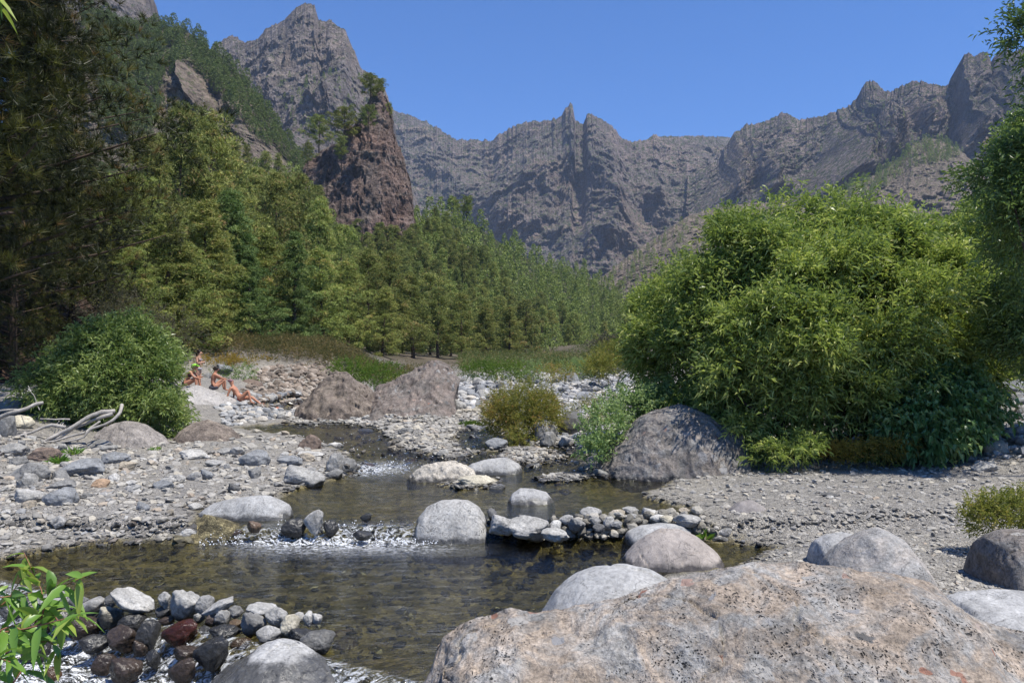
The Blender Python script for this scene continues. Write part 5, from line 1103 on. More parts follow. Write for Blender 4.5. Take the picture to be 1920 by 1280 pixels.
for loc, h, px_, k, sh, rz in cand[:NIND]:
    lab, grp = NAMES[sh]
    if sh == 'forest_slope':
        pxx = 960 + F * loc[0] / loc[1]; pyy = 690 - F * (loc[2] - CAMZ) / loc[1]
        a_ = 'left of the rock pinnacle' if pxx < 560 else 'directly below the rock pinnacle' if pxx < 760 else 'below the bare talus right of the pinnacle' if pxx < 960 else 'where the forest narrows beside the big willow'
        b_ = 'high on the slope' if pyy < 500 else 'half way up the slope' if pyy < 590 else 'at the lower forest edge'
        lab = 'pine %s, %s' % (b_, a_); grp = 'pines %s %s' % (b_, a_)
    place_tree(MIDP[k], loc - np.array([0, 0, 0.4]), h / 16.4, rz, lab, group=grp)
rest = cand[NIND:]
def low_pine(seed, nt, nb_, Rm, conic, bw, L):
    r = np.random.default_rng(seed); t = r.random(nt) ** 1.15; a = r.random(nt) * 6.28; rad = Rm * ((1 - t) ** conic * 0.9 + 0.08) * (0.55 + 0.45 * r.random(nt))
    c = stack(np.cos(a) * rad, np.sin(a) * rad, 1.5 + t * 14.5); d = unit(stack(np.cos(a), np.sin(a), 0 * a + 0.8))
    bd = unit(d[:, None] * 0.8 + r.normal(size=(nt, nb_, 3)) * 0.7); n = nt * nb_
    return blades(np.repeat(c, nb_, 0), bd.reshape(-1, 3), L * (0.6 + 0.7 * r.random(n)), bw * (0.7 + 0.6 * r.random(n)), np.repeat(np.clip(0.4 + 0.2 * r.normal(size=nt), 0, 1), nb_), r, np.repeat(d, nb_, 0))
LOWP = [low_pine(i, 190, 4, 4.6, [0.4, 0.6][i % 2], 0.6, 0.95) for i in range(4)]
LOWP2 = [low_pine(i, 34, 3, 4.0, 0.5, 1.5, 1.8) for i in range(4)]
parts = []
for i, (loc, h, px_, k, sh, rz) in enumerate(rest):
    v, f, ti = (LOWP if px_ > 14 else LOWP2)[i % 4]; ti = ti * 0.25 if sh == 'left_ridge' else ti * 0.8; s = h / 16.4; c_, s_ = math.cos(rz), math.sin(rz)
    w_ = 1.25 if sh == 'left_ridge' else 0.95
    v = np.stack([(v[:, 0] * c_ - v[:, 1] * s_) * w_, (v[:, 0] * s_ + v[:, 1] * c_) * w_, v[:, 2]], -1) * s + loc; parts.append((v, f, ti))
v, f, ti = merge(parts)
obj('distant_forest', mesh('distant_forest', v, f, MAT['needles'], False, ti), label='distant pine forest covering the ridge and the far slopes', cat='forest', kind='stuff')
print('pines', len(cand), 'distant', len(rest))
# pines on the pinnacle
for (px, yb, yt, Y, k, sx, lab) in [(695, 200, 142, 308, 0, 1.3, 'flat topped pine on the summit of the rock pinnacle'), (712, 200, 150, 314, 1, 1.0, 'second pine leaning right on the summit of the pinnacle'), (690, 258, 200, 297, 0, 1.1, 'pine clinging to the left shoulder of the pinnacle'),
        (645, 285, 205, 303, 1, 1.2, 'yellowish pine on the left ledge of the pinnacle'), (598, 300, 220, 315, 0, 1.0, 'open crowned pine left of the pinnacle'), (640, 320, 258, 293, 1, 0.9, 'small pine under the yellowish one on the pinnacle'), (577, 325, 270, 300, 0, 0.8, 'small pine at the left foot of the pinnacle top'),
        (728, 240, 195, 310, 0, 0.7, 'little pine on the right edge of the pinnacle'), (876, 420, 370, 400, 1, 1.1, 'pine on the crest above the bare talus'), (850, 415, 372, 395, 0, 1.1, 'broad pine on the crest left of the bare talus')]:
    pb = P(px, yb, Y); H = float(P(px, yt, Y)[2] - pb[2]); place_tree(SCRAG[k], pb, H / 16.2, rng.random() * 6, lab, sxy=sx)

# near dark pines on the left
NEAR = pine_proto(40, H=17, Rm=5.2, npuff=760, ntuft=9, nb=26, bw=0.015, L=0.32, conic=0.40, low=0.03, mat='needles_shaded', puffr=0.75, trunk_r=0.4)
NEAR2 = pine_proto(41, H=17, Rm=4.6, npuff=700, ntuft=9, nb=26, bw=0.015, L=0.32, conic=0.45, low=0.04, mat='needles_shaded', puffr=0.7, trunk_r=0.35)
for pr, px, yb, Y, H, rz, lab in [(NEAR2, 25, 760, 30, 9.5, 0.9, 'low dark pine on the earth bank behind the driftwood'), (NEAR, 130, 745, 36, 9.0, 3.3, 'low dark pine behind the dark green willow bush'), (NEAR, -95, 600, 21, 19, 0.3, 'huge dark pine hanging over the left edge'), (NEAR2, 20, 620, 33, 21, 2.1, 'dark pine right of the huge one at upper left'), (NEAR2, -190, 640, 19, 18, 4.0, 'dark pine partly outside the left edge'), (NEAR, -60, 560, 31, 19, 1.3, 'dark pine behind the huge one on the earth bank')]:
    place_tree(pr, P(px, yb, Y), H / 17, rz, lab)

# ------------------------------------------------------------------ shrubs and trees of the river bank
def G(px, py):
    X, Y = hit([px], [py]); return float(Y[0])
bush('willow_tree', [(1500, 650, 19.0, 2.6, 2.5, 2.2), (1640, 640, 19.5, 2.5, 2.6, 2.2), (1400, 650, 19.5, 1.7, 1.9, 1.7), (1300, 690, 20.5, 1.15, 1.6, 1.3), (1745, 650, 20.0, 1.5, 2.3, 1.8), (1500, 480, 19.5, 1.2, 1.0, 1.2), (1420, 500, 20, 1.1, 1.0, 1.1), (1590, 480, 20, 1.1, 0.9, 1.2), (1670, 495, 20, 1.1, 0.9, 1.2), (1512, 408, 20, 0.40, 0.75, 0.45),
    (1560, 770, 18.4, 2.0, 1.0, 1.1), (1420, 775, 18.2, 1.3, 0.95, 0.9), (1245, 630, 22, 0.75, 1.1, 0.9), (1800, 690, 20, 0.8, 1.2, 1.0), (1335, 560, 20, 0.75, 0.8, 0.8), (1450, 425, 20.3, 0.35, 0.5, 0.4), (1590, 415, 20.3, 0.35, 0.4, 0.4), (1690, 430, 20.3, 0.4, 0.35, 0.4), (1750, 540, 20, 0.8, 0.7, 0.8), (1290, 565, 21, 0.4, 0.6, 0.5)],
    'willow', 'big bright green willow dominating the right bank', 'willow', 1, dens=125, gaps=0.6, clump=0.50, cdens=0.50, shrink=0.92, nl=9, slen=0.5, L=0.17, W=0.036, stems=16, stem_r=0.09, lump=0.3, inner=0.3)
bush('willow_tree', [(1850, 530, 26, 2.2, 2.2, 2.0), (1790, 500, 27, 1.6, 1.3, 1.4), (1900, 640, 25, 2.0, 2.0, 1.6), (1960, 500, 26, 2.0, 2.4, 1.8), (1870, 440, 26, 1.0, 0.9, 0.9)], 'willow', 'lighter willow behind the right shoulder of the big willow', 'willow', 2, dens=42, gaps=0.3, clump=0.7, L=0.2, W=0.042, stems=8, stem_r=0.08, lump=0.3)
bush('tall_tree', [(2040, 350, 15, 0.8, 1.0, 0.7), (1930, 330, 15, 0.42, 0.4, 0.4), (1890, 345, 15, 0.28, 0.2, 0.28), (1950, 540, 17, 0.8, 1.4, 0.8), (1955, 80, 15, 0.4, 0.35, 0.4), (1945, 195, 15, 0.33, 0.25, 0.3), (1905, 420, 15.5, 0.5, 0.5, 0.5), (1935, 650, 17.5, 0.7, 0.7, 0.6)],
    'willow_dark', 'dark leaved tree reaching in from the right edge', 'tree', 3, gaps=0.3, clump=0.3, cdens=1.6, dens=170, L=0.12, W=0.034, tbase=0.3, stems=3, stem_r=0.05, lump=0.3)
bush('tall_tree', [(1925, 420, 31, 2.2, 3.4, 2.0), (1890, 570, 31, 1.6, 2.0, 1.5), (1985, 560, 31, 2.4, 3.4, 2.0), (1940, 300, 31, 1.2, 1.6, 1.2), (1880, 660, 30, 1.5, 1.5, 1.4)], 'willow_dark', 'dark tree standing behind the willows at the right edge', 'tree', 15, dens=40, gaps=0.2, clump=0.7, L=0.2, W=0.06, stems=8, stem_r=0.12)
bush('willow_bush', [(205, 715, 23, 1.8, 1.4, 1.5), (140, 730, 23, 1.15, 1.1, 1.1), (275, 730, 23, 1.05, 1.15, 1.0), (225, 655, 23, 1.2, 0.8, 1.0), (295, 785, 22.5, 0.6, 0.65, 0.6), (110, 700, 23.5, 0.8, 0.7, 0.7)],
    'willow_dark', 'dark green willow bush above the driftwood on the left', 'bush', 4, dens=150, gaps=0.3, clump=0.33, cdens=1.5, shrink=0.84, L=0.15, W=0.034, slen=0.45, stems=9, stem_r=0.04, lump=0.3, tbase=0.62)
bush('dry_scrub', [(230, 600, 34, 1.6, 1.1, 1.2), (310, 630, 35, 1.5, 1.0, 1.2), (200, 560, 36, 1.2, 1.0, 1.0)], 'dry', 'grey dry scrub behind the dark green willow bush', 'scrub', 5, dens=40, L=0.10, W=0.02, nl=10, lump=0.4, stems=8, stem_mat='twig', stem_r=0.03)
bush('olive_shrub', [(980, 768, 24.0, 1.0, 0.72, 0.8), (940, 785, 24.0, 0.5, 0.6, 0.5), (1018, 780, 24.0, 0.5, 0.6, 0.5)], 'olive_leaf', 'rounded olive and rust coloured shrub in mid stream', 'shrub', 6, gaps=0.4, dens=260, L=0.07, W=0.018, slen=0.3, nl=10, stems=10, stem_r=0.015, lump=0.3, spread=0.6, up=0.9)
bush('olive_shrub', [(975, 818, 22.5, 0.36, 0.26, 0.3)], 'olive_leaf', 'small pale shrub in front of the rounded olive one', 'shrub', 7, dens=160, L=0.06, W=0.016, slen=0.2, stems=5, stem_r=0.01)
bush('pale_plant', [(1135, 810, 18.4, 0.52, 0.55, 0.45), (1190, 765, 19.5, 0.7, 0.45, 0.6), (1110, 845, 17.8, 0.28, 0.3, 0.3), (1240, 745, 20, 0.45, 0.35, 0.4)], 'pale_leaf', 'pale green leafy plant left of the rough dark boulder', 'plant', 8, dens=150, L=0.09, W=0.042, slen=0.25, nl=7, stems=10, stem_r=0.012, lump=0.3, up=1.0)
bush('olive_shrub', [(1095, 775, 27, 0.45, 0.35, 0.4), (1135, 765, 27, 0.6, 0.45, 0.45)], 'olive_leaf', 'straggly olive shrub behind the dark boulder', 'shrub', 9, dens=100, L=0.07, W=0.018, slen=0.3, stems=5, stem_r=0.01)
bush('broad_leaved_plant', [(1760, 775, 17.6, 1.0, 0.7, 0.7), (1700, 800, 17.3, 0.5, 0.5, 0.5), (1830, 770, 17.8, 0.55, 0.5, 0.5), (1740, 820, 17.0, 0.6, 0.3, 0.4), (1780, 720, 18, 0.7, 0.4, 0.5)], 'ivy', 'broad leaved dark green plant at the right foot of the big willow', 'plant', 10, dens=120, L=0.13, W=0.10, slen=0.3, nl=6, stems=8, stem_r=0.012, up=0.2, droop=0.6)
bush('yellow_scrub', [(1630, 845, 16.9, 0.95, 0.16, 0.4), (1570, 850, 17.0, 0.4, 0.1, 0.3), (1680, 838, 17.0, 0.4, 0.18, 0.3)], 'yellow', 'yellow orange dry plants under the big willow', 'dry plants', 11, dens=230, L=0.07, W=0.014, slen=0.18, nl=7, stems=0, up=0.8)
bush('willow_sprig', [(1500, 838, 16.6, 0.45, 0.2, 0.3), (1440, 850, 16.8, 0.35, 0.15, 0.3)], 'willow', 'low leafy shoots at the front foot of the big willow', 'shoots', 12, dens=120, L=0.13, W=0.028, slen=0.25, stems=5, stem_r=0.01)
bush('small_shrub', [(1880, 962, 10.3, 0.42, 0.24, 0.3), (1848, 978, 10.3, 0.24, 0.18, 0.2), (1930, 955, 10.4, 0.35, 0.26, 0.25)], 'olive_leaf', 'small yellow green shrub on the gravel at the right edge', 'shrub', 13, dens=420, L=0.05, W=0.017, slen=0.14, nl=8, stems=12, stem_r=0.004, up=1.0, tbase=0.3)
bush('far_shrub', [(1150, 675, 46, 1.2, 0.9, 1.0), (1120, 690, 45, 0.8, 0.6, 0.8)], 'olive_leaf', 'tall wispy shrub at the far end of the cobble bar', 'shrub', 14, dens=60, L=0.16, W=0.03, slen=0.5, stems=6, stem_r=0.02, up=1.2, tbase=0.3)
k = 20
for px, py, Y, rx, rz, mt, lab in [(905, 692, 50, 1.3, 0.5, 'grass', 'bright green shrub at the left end of the far green band'), (950, 694, 49, 1.2, 0.5, 'grass', 'green shrub in the middle of the far green band'), (1000, 696, 50, 1.1, 0.55, 'pale_leaf', 'bluish green shrub in the far band'),
        (1045, 698, 49, 1.0, 0.45, 'olive_leaf', 'olive shrub in the far band'), (1090, 690, 52, 1.4, 0.5, 'pale_leaf', 'pale shrub in the far band'), (665, 696, 41, 1.1, 0.6, 'grass', 'green shrub behind the triangular boulder'), (690, 712, 40, 0.8, 0.5, 'grass', 'lower green shrub between the two brown boulders'),
        (720, 698, 41, 1.0, 0.4, 'grass', 'green shrub behind the tilted slab'), (640, 690, 42, 0.7, 0.35, 'grass', 'small green shrub left behind the triangular boulder'), (400, 682, 46, 1.3, 0.35, 'yellow', 'yellow flowering bush behind the bathers'), (440, 684, 46, 1.2, 0.4, 'yellow', 'orange yellow bush right of the yellow one'),
        (485, 680, 47, 0.8, 0.3, 'yellow', 'small yellow bush near the tree shade'), (420, 705, 42, 0.7, 0.4, 'grass', 'green plants above the seated man'), (455, 700, 42, 0.6, 0.4, 'pale_leaf', 'pale plants above the reclining bather'), (390, 660, 48, 1.2, 0.8, 'grass', 'soft green shrub behind the standing bather'),
        (550, 660, 56, 1.4, 0.7, 'dry', 'grey dry bush at the foot of the pines'), (590, 668, 56, 1.3, 0.5, 'dry', 'second grey dry bush at the foot of the pines'), (1160, 650, 120, 4, 1.8, 'dry', 'grey bush far up the valley')]:
    bush('shrub', [(px, py, Y, rx, rz, rx * 0.7)], mt, lab, 'shrub', k, dens=50 if Y < 100 else 8, L=0.13 if Y < 100 else 0.5, W=0.035 if Y < 100 else 0.14, slen=0.35, nl=7, stems=4, stem_r=0.015, lump=0.35, zmin=-10); k += 1
# low riverside scrub, uncountable
r = np.random.default_rng(77); q = region_sample([(860, 700), (1200, 700), (1200, 672), (860, 674)], 4500, 14); Yq = 55 + 110 * r.random(4500) ** 1.5; A = ray(q[:, 0], q[:, 1]); X = A[0] * Yq
Zg = ground_z(X, Yq) + r.random(4500) * 0.9
v, f, ti = sprays(stack(X, Yq, Zg), unit(r.normal(size=(4500, 3)) * 0.5 + np.array([0, 0, 1.0])), r, 7, 0.7, 0.25, 0.05, np.clip(0.45 + 0.5 * noise3(stack(X * 0.12, Yq * 0.12, 0 * X)) + 0.15 * r.normal(size=4500), 0, 1))
obj('undergrowth', mesh('undergrowth', v, f, MAT['scrub'], False, ti), label='low scrub between the cobble bar and the valley pines', cat='undergrowth', kind='stuff')

q = region_sample([(340, 700), (360, 668), (480, 664), (720, 664), (860, 676), (700, 690), (480, 698)], 6500, 15); r = np.random.default_rng(78); Yq = 47 + 16 * r.random(6500); A = ray(q[:, 0], q[:, 1]); X = A[0] * Yq
Zg = ground_z(X, Yq) + r.random(6500) * 0.5
v, f, ti = sprays(stack(X, Yq, Zg), unit(r.normal(size=(6500, 3)) * 0.6 + np.array([0, 0, 1.0])), r, 8, 0.45, 0.16, 0.035, np.clip(0.45 + 0.3 * noise3(stack(X * 0.5, Yq * 0.5, 0 * X)) + 0.15 * r.normal(size=6500), 0, 1))
obj('dry_grass', mesh('dry_grass', v, f, MAT['yellow_dry'], False, ti), label='straw coloured dry grass on the terrace below the pines', cat='dry grass', kind='stuff')
grass_tuft('grass_tuft', 792, 772, 40, 34, 'grass', 'dense green grass tuft at the foot of the tilted slab', 420, 1, bw=0.03)
grass_tuft('grass_tuft', 825, 750, 30, 14, 'grass', 'short grass tuft right of the dense one', 200, 2, bw=0.03)
grass_tuft('grass_tuft', 882, 797, 42, 16, 'grass', 'flat yellowish grass patch left of the olive shrub', 300, 3, bw=0.02)
grass_tuft('grass_tuft', 732, 762, 20, 22, 'grass', 'thin green plant in the gap between the brown boulders', 120, 4, bw=0.02)
grass_tuft('red_grass', 597, 1180, 30, 42, 'red_grass', 'tuft of reddish grass at the right end of the near dam', 60, 5, Y=7.75, bw=0.006, lean=0.3)
grass_tuft('weed', 1322, 1008, 26, 34, 'near_leaf', 'small bright weed by the upper dam stones', 26, 6, bw=0.035, lean=0.6)
for i, (px, py, w_, h_, lab) in enumerate([(138, 850, 30, 24, 'small leafy weed below the driftwood roots'), (112, 868, 18, 30, 'bright green weed between the grey left boulders'), (225, 826, 20, 12, 'tiny weed on the grey brown boulder'), (290, 842, 22, 12, 'tiny weed right of the grey brown boulder')]):
    grass_tuft('weed', px, py, w_, h_, 'near_leaf', lab, 50, 10 + i, bw=0.03, lean=0.7)

# ------------------------------------------------------------------ leafy shoots close to the camera
def leaf_shoot(name, stems_, label, seed, L=0.085, W=0.020, n=16, mat='near_leaf', sr=0.003, cat='plant'):
    r = np.random.default_rng(seed); root = bpy.data.objects.new(name, None); C.objects.link(root); root['label'] = label; root['category'] = cat
    vs = []; tb = []; o0 = P(stems_[0][0][0], stems_[0][0][1], stems_[0][0][2]); root.location = o0
    for st in stems_:
        pts = np.array([P(*s) for s in st]); t = np.linspace(0, 1, len(pts)); tt = np.linspace(0, 1, 12); c = np.stack([np.interp(tt, t, pts[:, k]) for k in range(3)], -1)
        tb.append(tube(c - o0, sr * (1.2 - 0.8 * tt), 5)); ln = np.linalg.norm(np.diff(c, axis=0), axis=1).sum(); k = max(5, int(ln * n / 0.3))
        s = 0.15 + 0.85 * (np.arange(k) + r.random(k) * 0.6) / k; b = np.stack([np.interp(s, tt, c[:, q]) for q in range(3)], -1); ax = unit(np.gradient(c, axis=0)); a = np.stack([np.interp(s, tt, ax[:, q]) for q in range(3)], -1)
        d = unit(a * 0.6 + unit(r.normal(size=(k, 3))) * 0.95)
        Lk = L * (0.6 + 0.7 * r.random(k)) * (1.1 - 0.5 * s); Wk = W * (0.7 + 0.5 * r.random(k))
        # curved leaf: 5 cross sections with a fold
        ref = unit(r.normal(size=(k, 3)) * 0.6 + np.array([0, 0, 1.0])); side = unit(np.cross(d, ref)); nr = np.cross(side, d); us = np.array([0, 0.15, 0.4, 0.7, 1.0]); ww = np.array([0.08, 0.7, 1.0, 0.7, 0.02])
        dr = (0.15 + 0.35 * r.random(k))[:, None]
        mid = b[:, None] + d[:, None] * (Lk[:, None] * us)[..., None] - np.array([0, 0, 1.0]) * (Lk[:, None] * dr * us ** 2)[..., None]
        off = side[:, None] * (Wk[:, None] * ww / 2)[..., None]; fo = nr[:, None] * (Wk[:, None] * ww * 0.18)[..., None]
        g = np.stack([mid - off + fo, mid, mid + off + fo], 2)      # k,5,3,3
        tn = np.clip(0.4 + 0.2 * r.normal(size=k) + 0.35 * s ** 3, 0, 1)
        ff = []
        for i5 in range(4):
            for j in range(2): ff.append([i5 * 3 + j, i5 * 3 + j + 1, (i5 + 1) * 3 + j + 1, (i5 + 1) * 3 + j])
        ff = np.array(ff); vs.append(((g - o0).reshape(-1, 3), (ff[None] + (np.arange(k) * 15)[:, None, None]).reshape(-1, 4), np.repeat(tn, 15)))
    v, f, ti = merge(vs); obj('foliage', mesh('foliage', v, f, MAT[mat], True, ti), root)
    v, f, _ = merge(tb); obj('stems', mesh('stems', v, f, MAT['shoot'], True), root)
MAT['shoot'] = rock_mat('reddish_shoot', (0.30, 0.14, 0.08), 0.2, 0.2, 4, 0, 0.2, False)
leaf_shoot('leafy_shoots', [[(-60, 1400, 2.6), (60, 1230, 2.6), (85, 1120, 2.6), (45, 1035, 2.65)], [(60, 1230, 2.6), (90, 1110, 2.55), (160, 1080, 2.5)], [(-40, 1190, 2.5), (40, 1180, 2.5), (120, 1160, 2.45), (150, 1150, 2.45)],
    [(-60, 1220, 2.5), (20, 1170, 2.5), (60, 1190, 2.5), (62, 1240, 2.5)], [(-60, 1100, 2.6), (0, 1120, 2.6), (60, 1110, 2.6)], [(-50, 1300, 2.4), (-10, 1230, 2.4), (20, 1240, 2.4)], [(60, 1230, 2.6), (70, 1130, 2.65), (100, 1150, 2.65), (120, 1180, 2.65)], [(-40, 1150, 2.7), (10, 1130, 2.7), (50, 1070, 2.7)], [(-30, 1250, 2.6), (30, 1210, 2.6), (95, 1200, 2.6), (110, 1225, 2.6)]],
    'bright green leafy shoots rising in the bottom left corner', 1, L=0.115, W=0.026, n=15)
leaf_shoot('hanging_twig', [[(-60, -60, 1.6), (-20, -15, 1.6), (10, 2, 1.6)], [(-40, -40, 1.6), (-10, 0, 1.6), (0, 15, 1.6)]], 'tip of a leafy twig in the top left corner', 2, L=0.07, W=0.014, n=14)

# ------------------------------------------------------------------ driftwood roots
def driftwood(lines, label, Y0):
    parts = []; o0 = P(*lines[0][0][:2], Y0)
    for i, (*pts, r0, r1) in enumerate(lines):
        w_ = np.array([P(p[0], p[1], Y0 + (p[2] if len(p) > 2 else 0)) for p in pts]); t = np.linspace(0, 1, len(pts)); tt = np.linspace(0, 1, 4 * len(pts)); c = np.stack([np.interp(tt, t, w_[:, k]) for k in range(3)], -1)
        c += 0.02 * np.stack([noise3(c * 3 + k * 9 + i) for k in range(3)], -1); parts.append(tube(c - o0, r0 + (r1 - r0) * tt, 7, 0.05, i))
    v, f, _ = merge(parts); obj('driftwood', mesh('driftwood', v, f, MAT['driftwood'], True), label=label, cat='driftwood', loc=o0)
cv = lambda x, y, z=0: (x / 5.333, y / 5.333 + 720, z)
driftwood([[cv(1225, 205, 0.3), cv(1205, 290), cv(1130, 360, -.1), cv(1050, 400, -.2), cv(900, 450, -.3), cv(840, 530, -.35), cv(720, 560, -.4), cv(570, 580, -.45), .045, .015],
    [cv(1150, 265, 0.2), cv(1010, 280), cv(900, 320, -.1), cv(800, 385, -.2), cv(700, 450, -.3), cv(600, 490, -.3), cv(520, 530, -.4), cv(420, 585, -.5), .06, .04], [cv(1130, 300, 0.1), cv(1000, 330), cv(860, 390), cv(740, 430, -.2), cv(620, 520, -.3), cv(480, 580, -.4), .05, .03],
    [cv(850, 480, -.2), cv(700, 520, -.3), cv(560, 560, -.4), cv(420, 580, -.5), cv(330, 560, -.5), .03, .015], [cv(660, 430, -.2), cv(520, 405, -.3), cv(430, 430, -.3), cv(320, 480, -.4), cv(140, 535, -.5), .045, .03], [cv(700, 350, 0), cv(560, 355, -.1), cv(400, 345, -.2), .022, .015],
    [cv(1000, 370), cv(900, 440, -.2), cv(860, 480, -.3), .03, .02], [cv(620, 380), cv(560, 450, -.2), cv(530, 520, -.3), .010, .006], [cv(640, 380), cv(590, 450, -.2), cv(570, 520, -.3), .010, .006], [cv(600, 370), cv(540, 430, -.2), .010, .006], [cv(250, 480, -.4), cv(290, 570, -.5), cv(350, 640, -.6), .045, .02]],
    'bleached tangle of roots below the dark green willow bush', G(120, 836) + 0.4)
driftwood([[cv(430, 185, .1), cv(360, 195), cv(270, 240, -.1), cv(150, 275, -.2), cv(0, 325, -.2), cv(-120, 350, -.2), .045, .05], [cv(180, 262), cv(60, 255), cv(-60, 275), .03, .025], [cv(100, 285, -.1), cv(0, 335, -.2), cv(-60, 370, -.3), .03, .02], [cv(280, 20, .3), cv(340, 110, .1), cv(400, 260), .006, .01]],
    'bleached branch lying on the boulders at the left edge', G(20, 800) - 0.3)

# ------------------------------------------------------------------ people
def flat_mat(name, col, rough=0.6):
    m, t, out = M(name); n = N(t); nz = n.noise(n.pos(8), 1, 3)
    n.l(n.bsdf(n.mix(0.25, col, n.ramp(nz, [(0.3, 0.6), (0.7, 1.4)]), 'MULTIPLY'), rough, None, 0.3), out.inputs[0]); return m
SKIN = flat_mat('skin', (0.42, 0.20, 0.125), 0.5); SKIN2 = flat_mat('fair_skin', (0.50, 0.29, 0.20), 0.5); HAIR = flat_mat('dark_hair', (0.02, 0.014, 0.01), 0.5)
def person(loc, rz, J, extra, label, skin, scale=1.0):
    """J: joints; skinned continuous body"""
    root = bpy.data.objects.new('person', None); C.objects.link(root); root.location = loc; root.rotation_euler = (0, 0, rz); root.scale = (scale,) * 3
    root['label'] = label; root['category'] = 'person'
    V, E, Rr, idx = [], [], [], {}
    def add(k, p, r_): idx[k] = len(V); V.append(p); Rr.append(r_)
    def link(a, b): E.append((idx[a], idx[b]))
    pel, wai, che, nek, hd = [np.array(J[k], float) for k in ('pelvis', 'waist', 'chest', 'neck', 'head')]
    add('pelvis', pel, (.15, .11)); add('waist', wai, (.12, .095)); add('chest', che, (.155, .11)); add('neck', nek, (.055, .055)); add('chin', nek + (hd - nek) * 0.45, (.07, .08)); add('head', hd, (.085, .10)); add('top', hd + unit(hd - nek) * 0.08, (.06, .07))
    for a, b in (('pelvis', 'waist'), ('waist', 'chest'), ('chest', 'neck'), ('neck', 'chin'), ('chin', 'head'), ('head', 'top')): link(a, b)
    for s in ('l', 'r'):
        sh, el, ha = [np.array(J[k + s], float) for k in ('sh', 'el', 'ha')]; hp, kn, an, to = [np.array(J[k + s], float) for k in ('hp', 'kn', 'an', 'to')]
        add('sh' + s, sh, (.06, .06)); add('el' + s, el, (.042, .042)); add('wr' + s, ha, (.030, .030)); add('pa' + s, ha + unit(ha - el) * 0.09, (.036, .02))
        add('hp' + s, hp, (.10, .10)); add('md' + s, (hp + kn) / 2, (.085, .085)); add('kn' + s, kn, (.058, .058)); add('cf' + s, kn + (an - kn) * 0.35, (.056, .056)); add('an' + s, an, (.036, .036)); add('to' + s, to, (.035, .025))
        for a, b in (('chest', 'sh'), ('sh', 'el'), ('el', 'wr'), ('wr', 'pa'), ('pelvis', 'hp'), ('hp', 'md'), ('md', 'kn'), ('kn', 'cf'), ('cf', 'an'), ('an', 'to')):
            link(a if a in idx else a + s, b + s)
    me = bpy.data.meshes.new('body'); me.from_pydata([tuple(v) for v in V], E, []); me.materials.append(skin)
    o = obj('body', me, root); o.modifiers.new('skin', 'SKIN'); sv = me.skin_vertices[0].data
    for i, r_ in enumerate(Rr): sv[i].radius = r_
    sv[0].use_root = True
    sb = o.modifiers.new('sub', 'SUBSURF'); sb.levels = 2; sb.render_levels = 2
    for nm, mat, pieces in extra:
        vs = []
        for c, rad in pieces:
            vs.append((stone_shape(IV2, 5, 16, 4, 0.02) * np.array(rad) + np.array(c, float), IF2))
        v, f, _ = merge(vs); obj(nm, mesh(nm, v, f, mat, True), root)
    return root
SW = flat_mat('black_swimwear', (0.02, 0.02, 0.025)); SWP = flat_mat('patterned_swimwear', (0.35, 0.33, 0.34)); CAP = flat_mat('lime_cap', (0.35, 0.75, 0.08)); REDS = flat_mat('red_swimwear', (0.5, 0.05, 0.03)); PINKC = flat_mat('mauve_cap', (0.22, 0.12, 0.14)); DSH = flat_mat('dark_shorts', (0.06, 0.06, 0.075))
YP = 34.2
# standing woman in profile, facing right
hb = P(372, 728, YP + 1.4)
person(hb, 0.0, dict(pelvis=(0, 0, .92), waist=(.0, 0, 1.10), chest=(.0, 0, 1.32), neck=(.02, 0, 1.50), head=(.05, 0, 1.64), shl=(-.02, .17, 1.42), shr=(-.02, -.17, 1.42), ell=(.06, .20, 1.16), elr=(.02, -.22, 1.16), hal=(.22, .06, 1.22), har=(.22, -.05, 1.20),
    hpl=(0, .10, .86), hpr=(0, -.10, .86), knl=(.03, .10, .48), knr=(.0, -.10, .48), anl=(0, .10, .09), anr=(-.03, -.10, .09), tol=(.17, .11, .03), tor=(.14, -.11, .03)),
    [('hair', HAIR, [((.0, 0, 1.70), (.11, .10, .10)), ((-.07, 0, 1.60), (.07, .085, .13))]), ('nose', SKIN2, [((.155, 0, 1.63), (.022, .014, .022))]), ('swimwear', SWP, [((0, 0, .90), (.165, .185, .10)), ((.07, 0, 1.32), (.10, .15, .05))])],
    'dark haired woman standing in profile in a patterned bikini on the rock', SKIN2, 0.97)
# seated woman with lime cap, leaning forward facing right
hb = P(360, 724, YP + 0.2)
person(hb, 0.0, dict(pelvis=(-.25, 0, .12), waist=(-.22, 0, .30), chest=(-.08, 0, .50), neck=(.06, 0, .66), head=(.13, 0, .78), shl=(-.02, .17, .60), shr=(-.02, -.17, .60), ell=(.15, .20, .40), elr=(.15, -.20, .38), hal=(.33, .12, .38), har=(.33, -.12, .34),
    hpl=(-.20, .11, .12), hpr=(-.20, -.11, .12), knl=(.22, .14, .36), knr=(.20, -.14, .34), anl=(.30, .14, -.06), anr=(.24, -.14, -.08), tol=(.46, .15, -.10), tor=(.40, -.15, -.12)),
    [('cap', CAP, [((.12, 0, .87), (.13, .12, .06)), ((.24, 0, .83), (.10, .08, .015))]), ('hair', HAIR, [((.05, 0, .80), (.09, .10, .09))]), ('nose', SKIN, [((.235, 0, .77), (.02, .014, .02))]), ('swimwear', SW, [((-.25, 0, .13), (.17, .18, .12)), ((-.12, 0, .44), (.14, .18, .06))])],
    'seated woman in a lime green cap and black swimwear leaning on her knees', SKIN, 1.05)
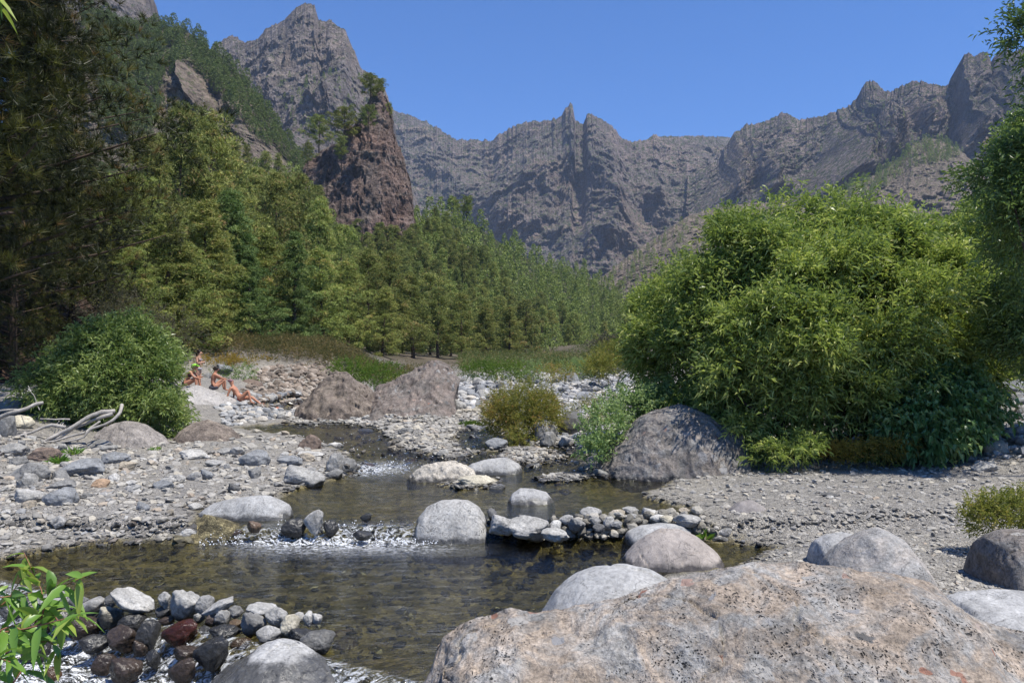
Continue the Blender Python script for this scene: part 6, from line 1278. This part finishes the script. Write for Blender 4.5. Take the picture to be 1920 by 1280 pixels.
# seated man, back to the camera, turned right
hb = P(402, 731, YP - 0.3)
person(hb, R(35), dict(pelvis=(-.05, 0, .12), waist=(-.07, 0, .32), chest=(-.03, 0, .56), neck=(.04, 0, .74), head=(.07, .0, .88), shl=(-.0, .20, .66), shr=(-.0, -.20, .66), ell=(.24, .24, .52), elr=(.24, -.24, .50), hal=(.45, .10, .48), har=(.45, -.10, .46),
    hpl=(.02, .11, .12), hpr=(.02, -.11, .12), knl=(.38, .16, .46), knr=(.38, -.16, .44), anl=(.42, .14, .04), anr=(.42, -.14, .02), tol=(.60, .15, .0), tor=(.60, -.15, -.02)),
    [('hair', HAIR, [((.04, 0, .92), (.11, .105, .10))]), ('nose', SKIN, [((.175, 0, .87), (.02, .014, .02))]), ('shorts', DSH, [((-.03, 0, .12), (.19, .21, .13))])],
    'dark haired man seated with his back turned and arms round his knees', SKIN, 1.0)
# reclining man, leaning back on straight arms, knees up, feet to the right
hb = P(452, 752, YP - 0.9)
person(hb, R(-8), dict(pelvis=(0, 0, .12), waist=(-.13, 0, .26), chest=(-.27, 0, .46), neck=(-.38, 0, .63), head=(-.42, 0, .77), shl=(-.34, .19, .54), shr=(-.34, -.19, .54), ell=(-.42, .22, .28), elr=(-.44, -.22, .28), hal=(-.44, .24, .04), har=(-.48, -.24, .04),
    hpl=(.04, .11, .11), hpr=(.04, -.11, .11), knl=(.38, .13, .16), knr=(.36, -.12, .42), anl=(.78, .14, -.12), anr=(.48, -.12, -.02), tol=(.92, .15, -.10), tor=(.64, -.12, -.08)),
    [('cap', PINKC, [((-.46, 0, .82), (.12, .11, .07))]), ('nose', SKIN, [((-.325, 0, .79), (.02, .014, .02))]), ('swimwear', REDS, [((.0, 0, .12), (.16, .18, .11))])],
    'sunbather in red swimwear leaning back on straight arms with one knee up', SKIN, 1.05)
# orange float / bag at the water
z0 = P(518, 768, 36)
o = obj('orange_bag', mesh('orange_bag', stone_shape(IV2, 77, 14, 4, 0.05) * np.array([.20, .16, .11]), IF2, flat_mat('orange_cloth', (0.75, 0.25, 0.13)), True), label='small orange bundle lying on the cobbles by the upper stream', cat='bundle', loc=z0)

# AIR
hz = bpy.data.materials.new('valley_haze'); hz.use_nodes = True; t = hz.node_tree; t.nodes.clear()
vo = t.nodes.new('ShaderNodeVolumePrincipled'); vo.inputs['Color'].default_value = (0.60, 0.74, 1.0, 1); vo.inputs['Density'].default_value = 5.5e-5; vo.inputs['Anisotropy'].default_value = 0.0
oo = t.nodes.new('ShaderNodeOutputMaterial'); t.links.new(vo.outputs[0], oo.inputs['Volume'])
bm = bmesh.new(); bmesh.ops.create_cube(bm, size=1.0); me = bpy.data.meshes.new('haze'); bm.to_mesh(me); bm.free(); me.materials.append(hz)
hv = obj('haze', me, kind='stuff', label='thin blue haze in the valley air', cat='haze'); hv.location = (0, 4500, 900); hv.scale = (120000, 20000, 2400)
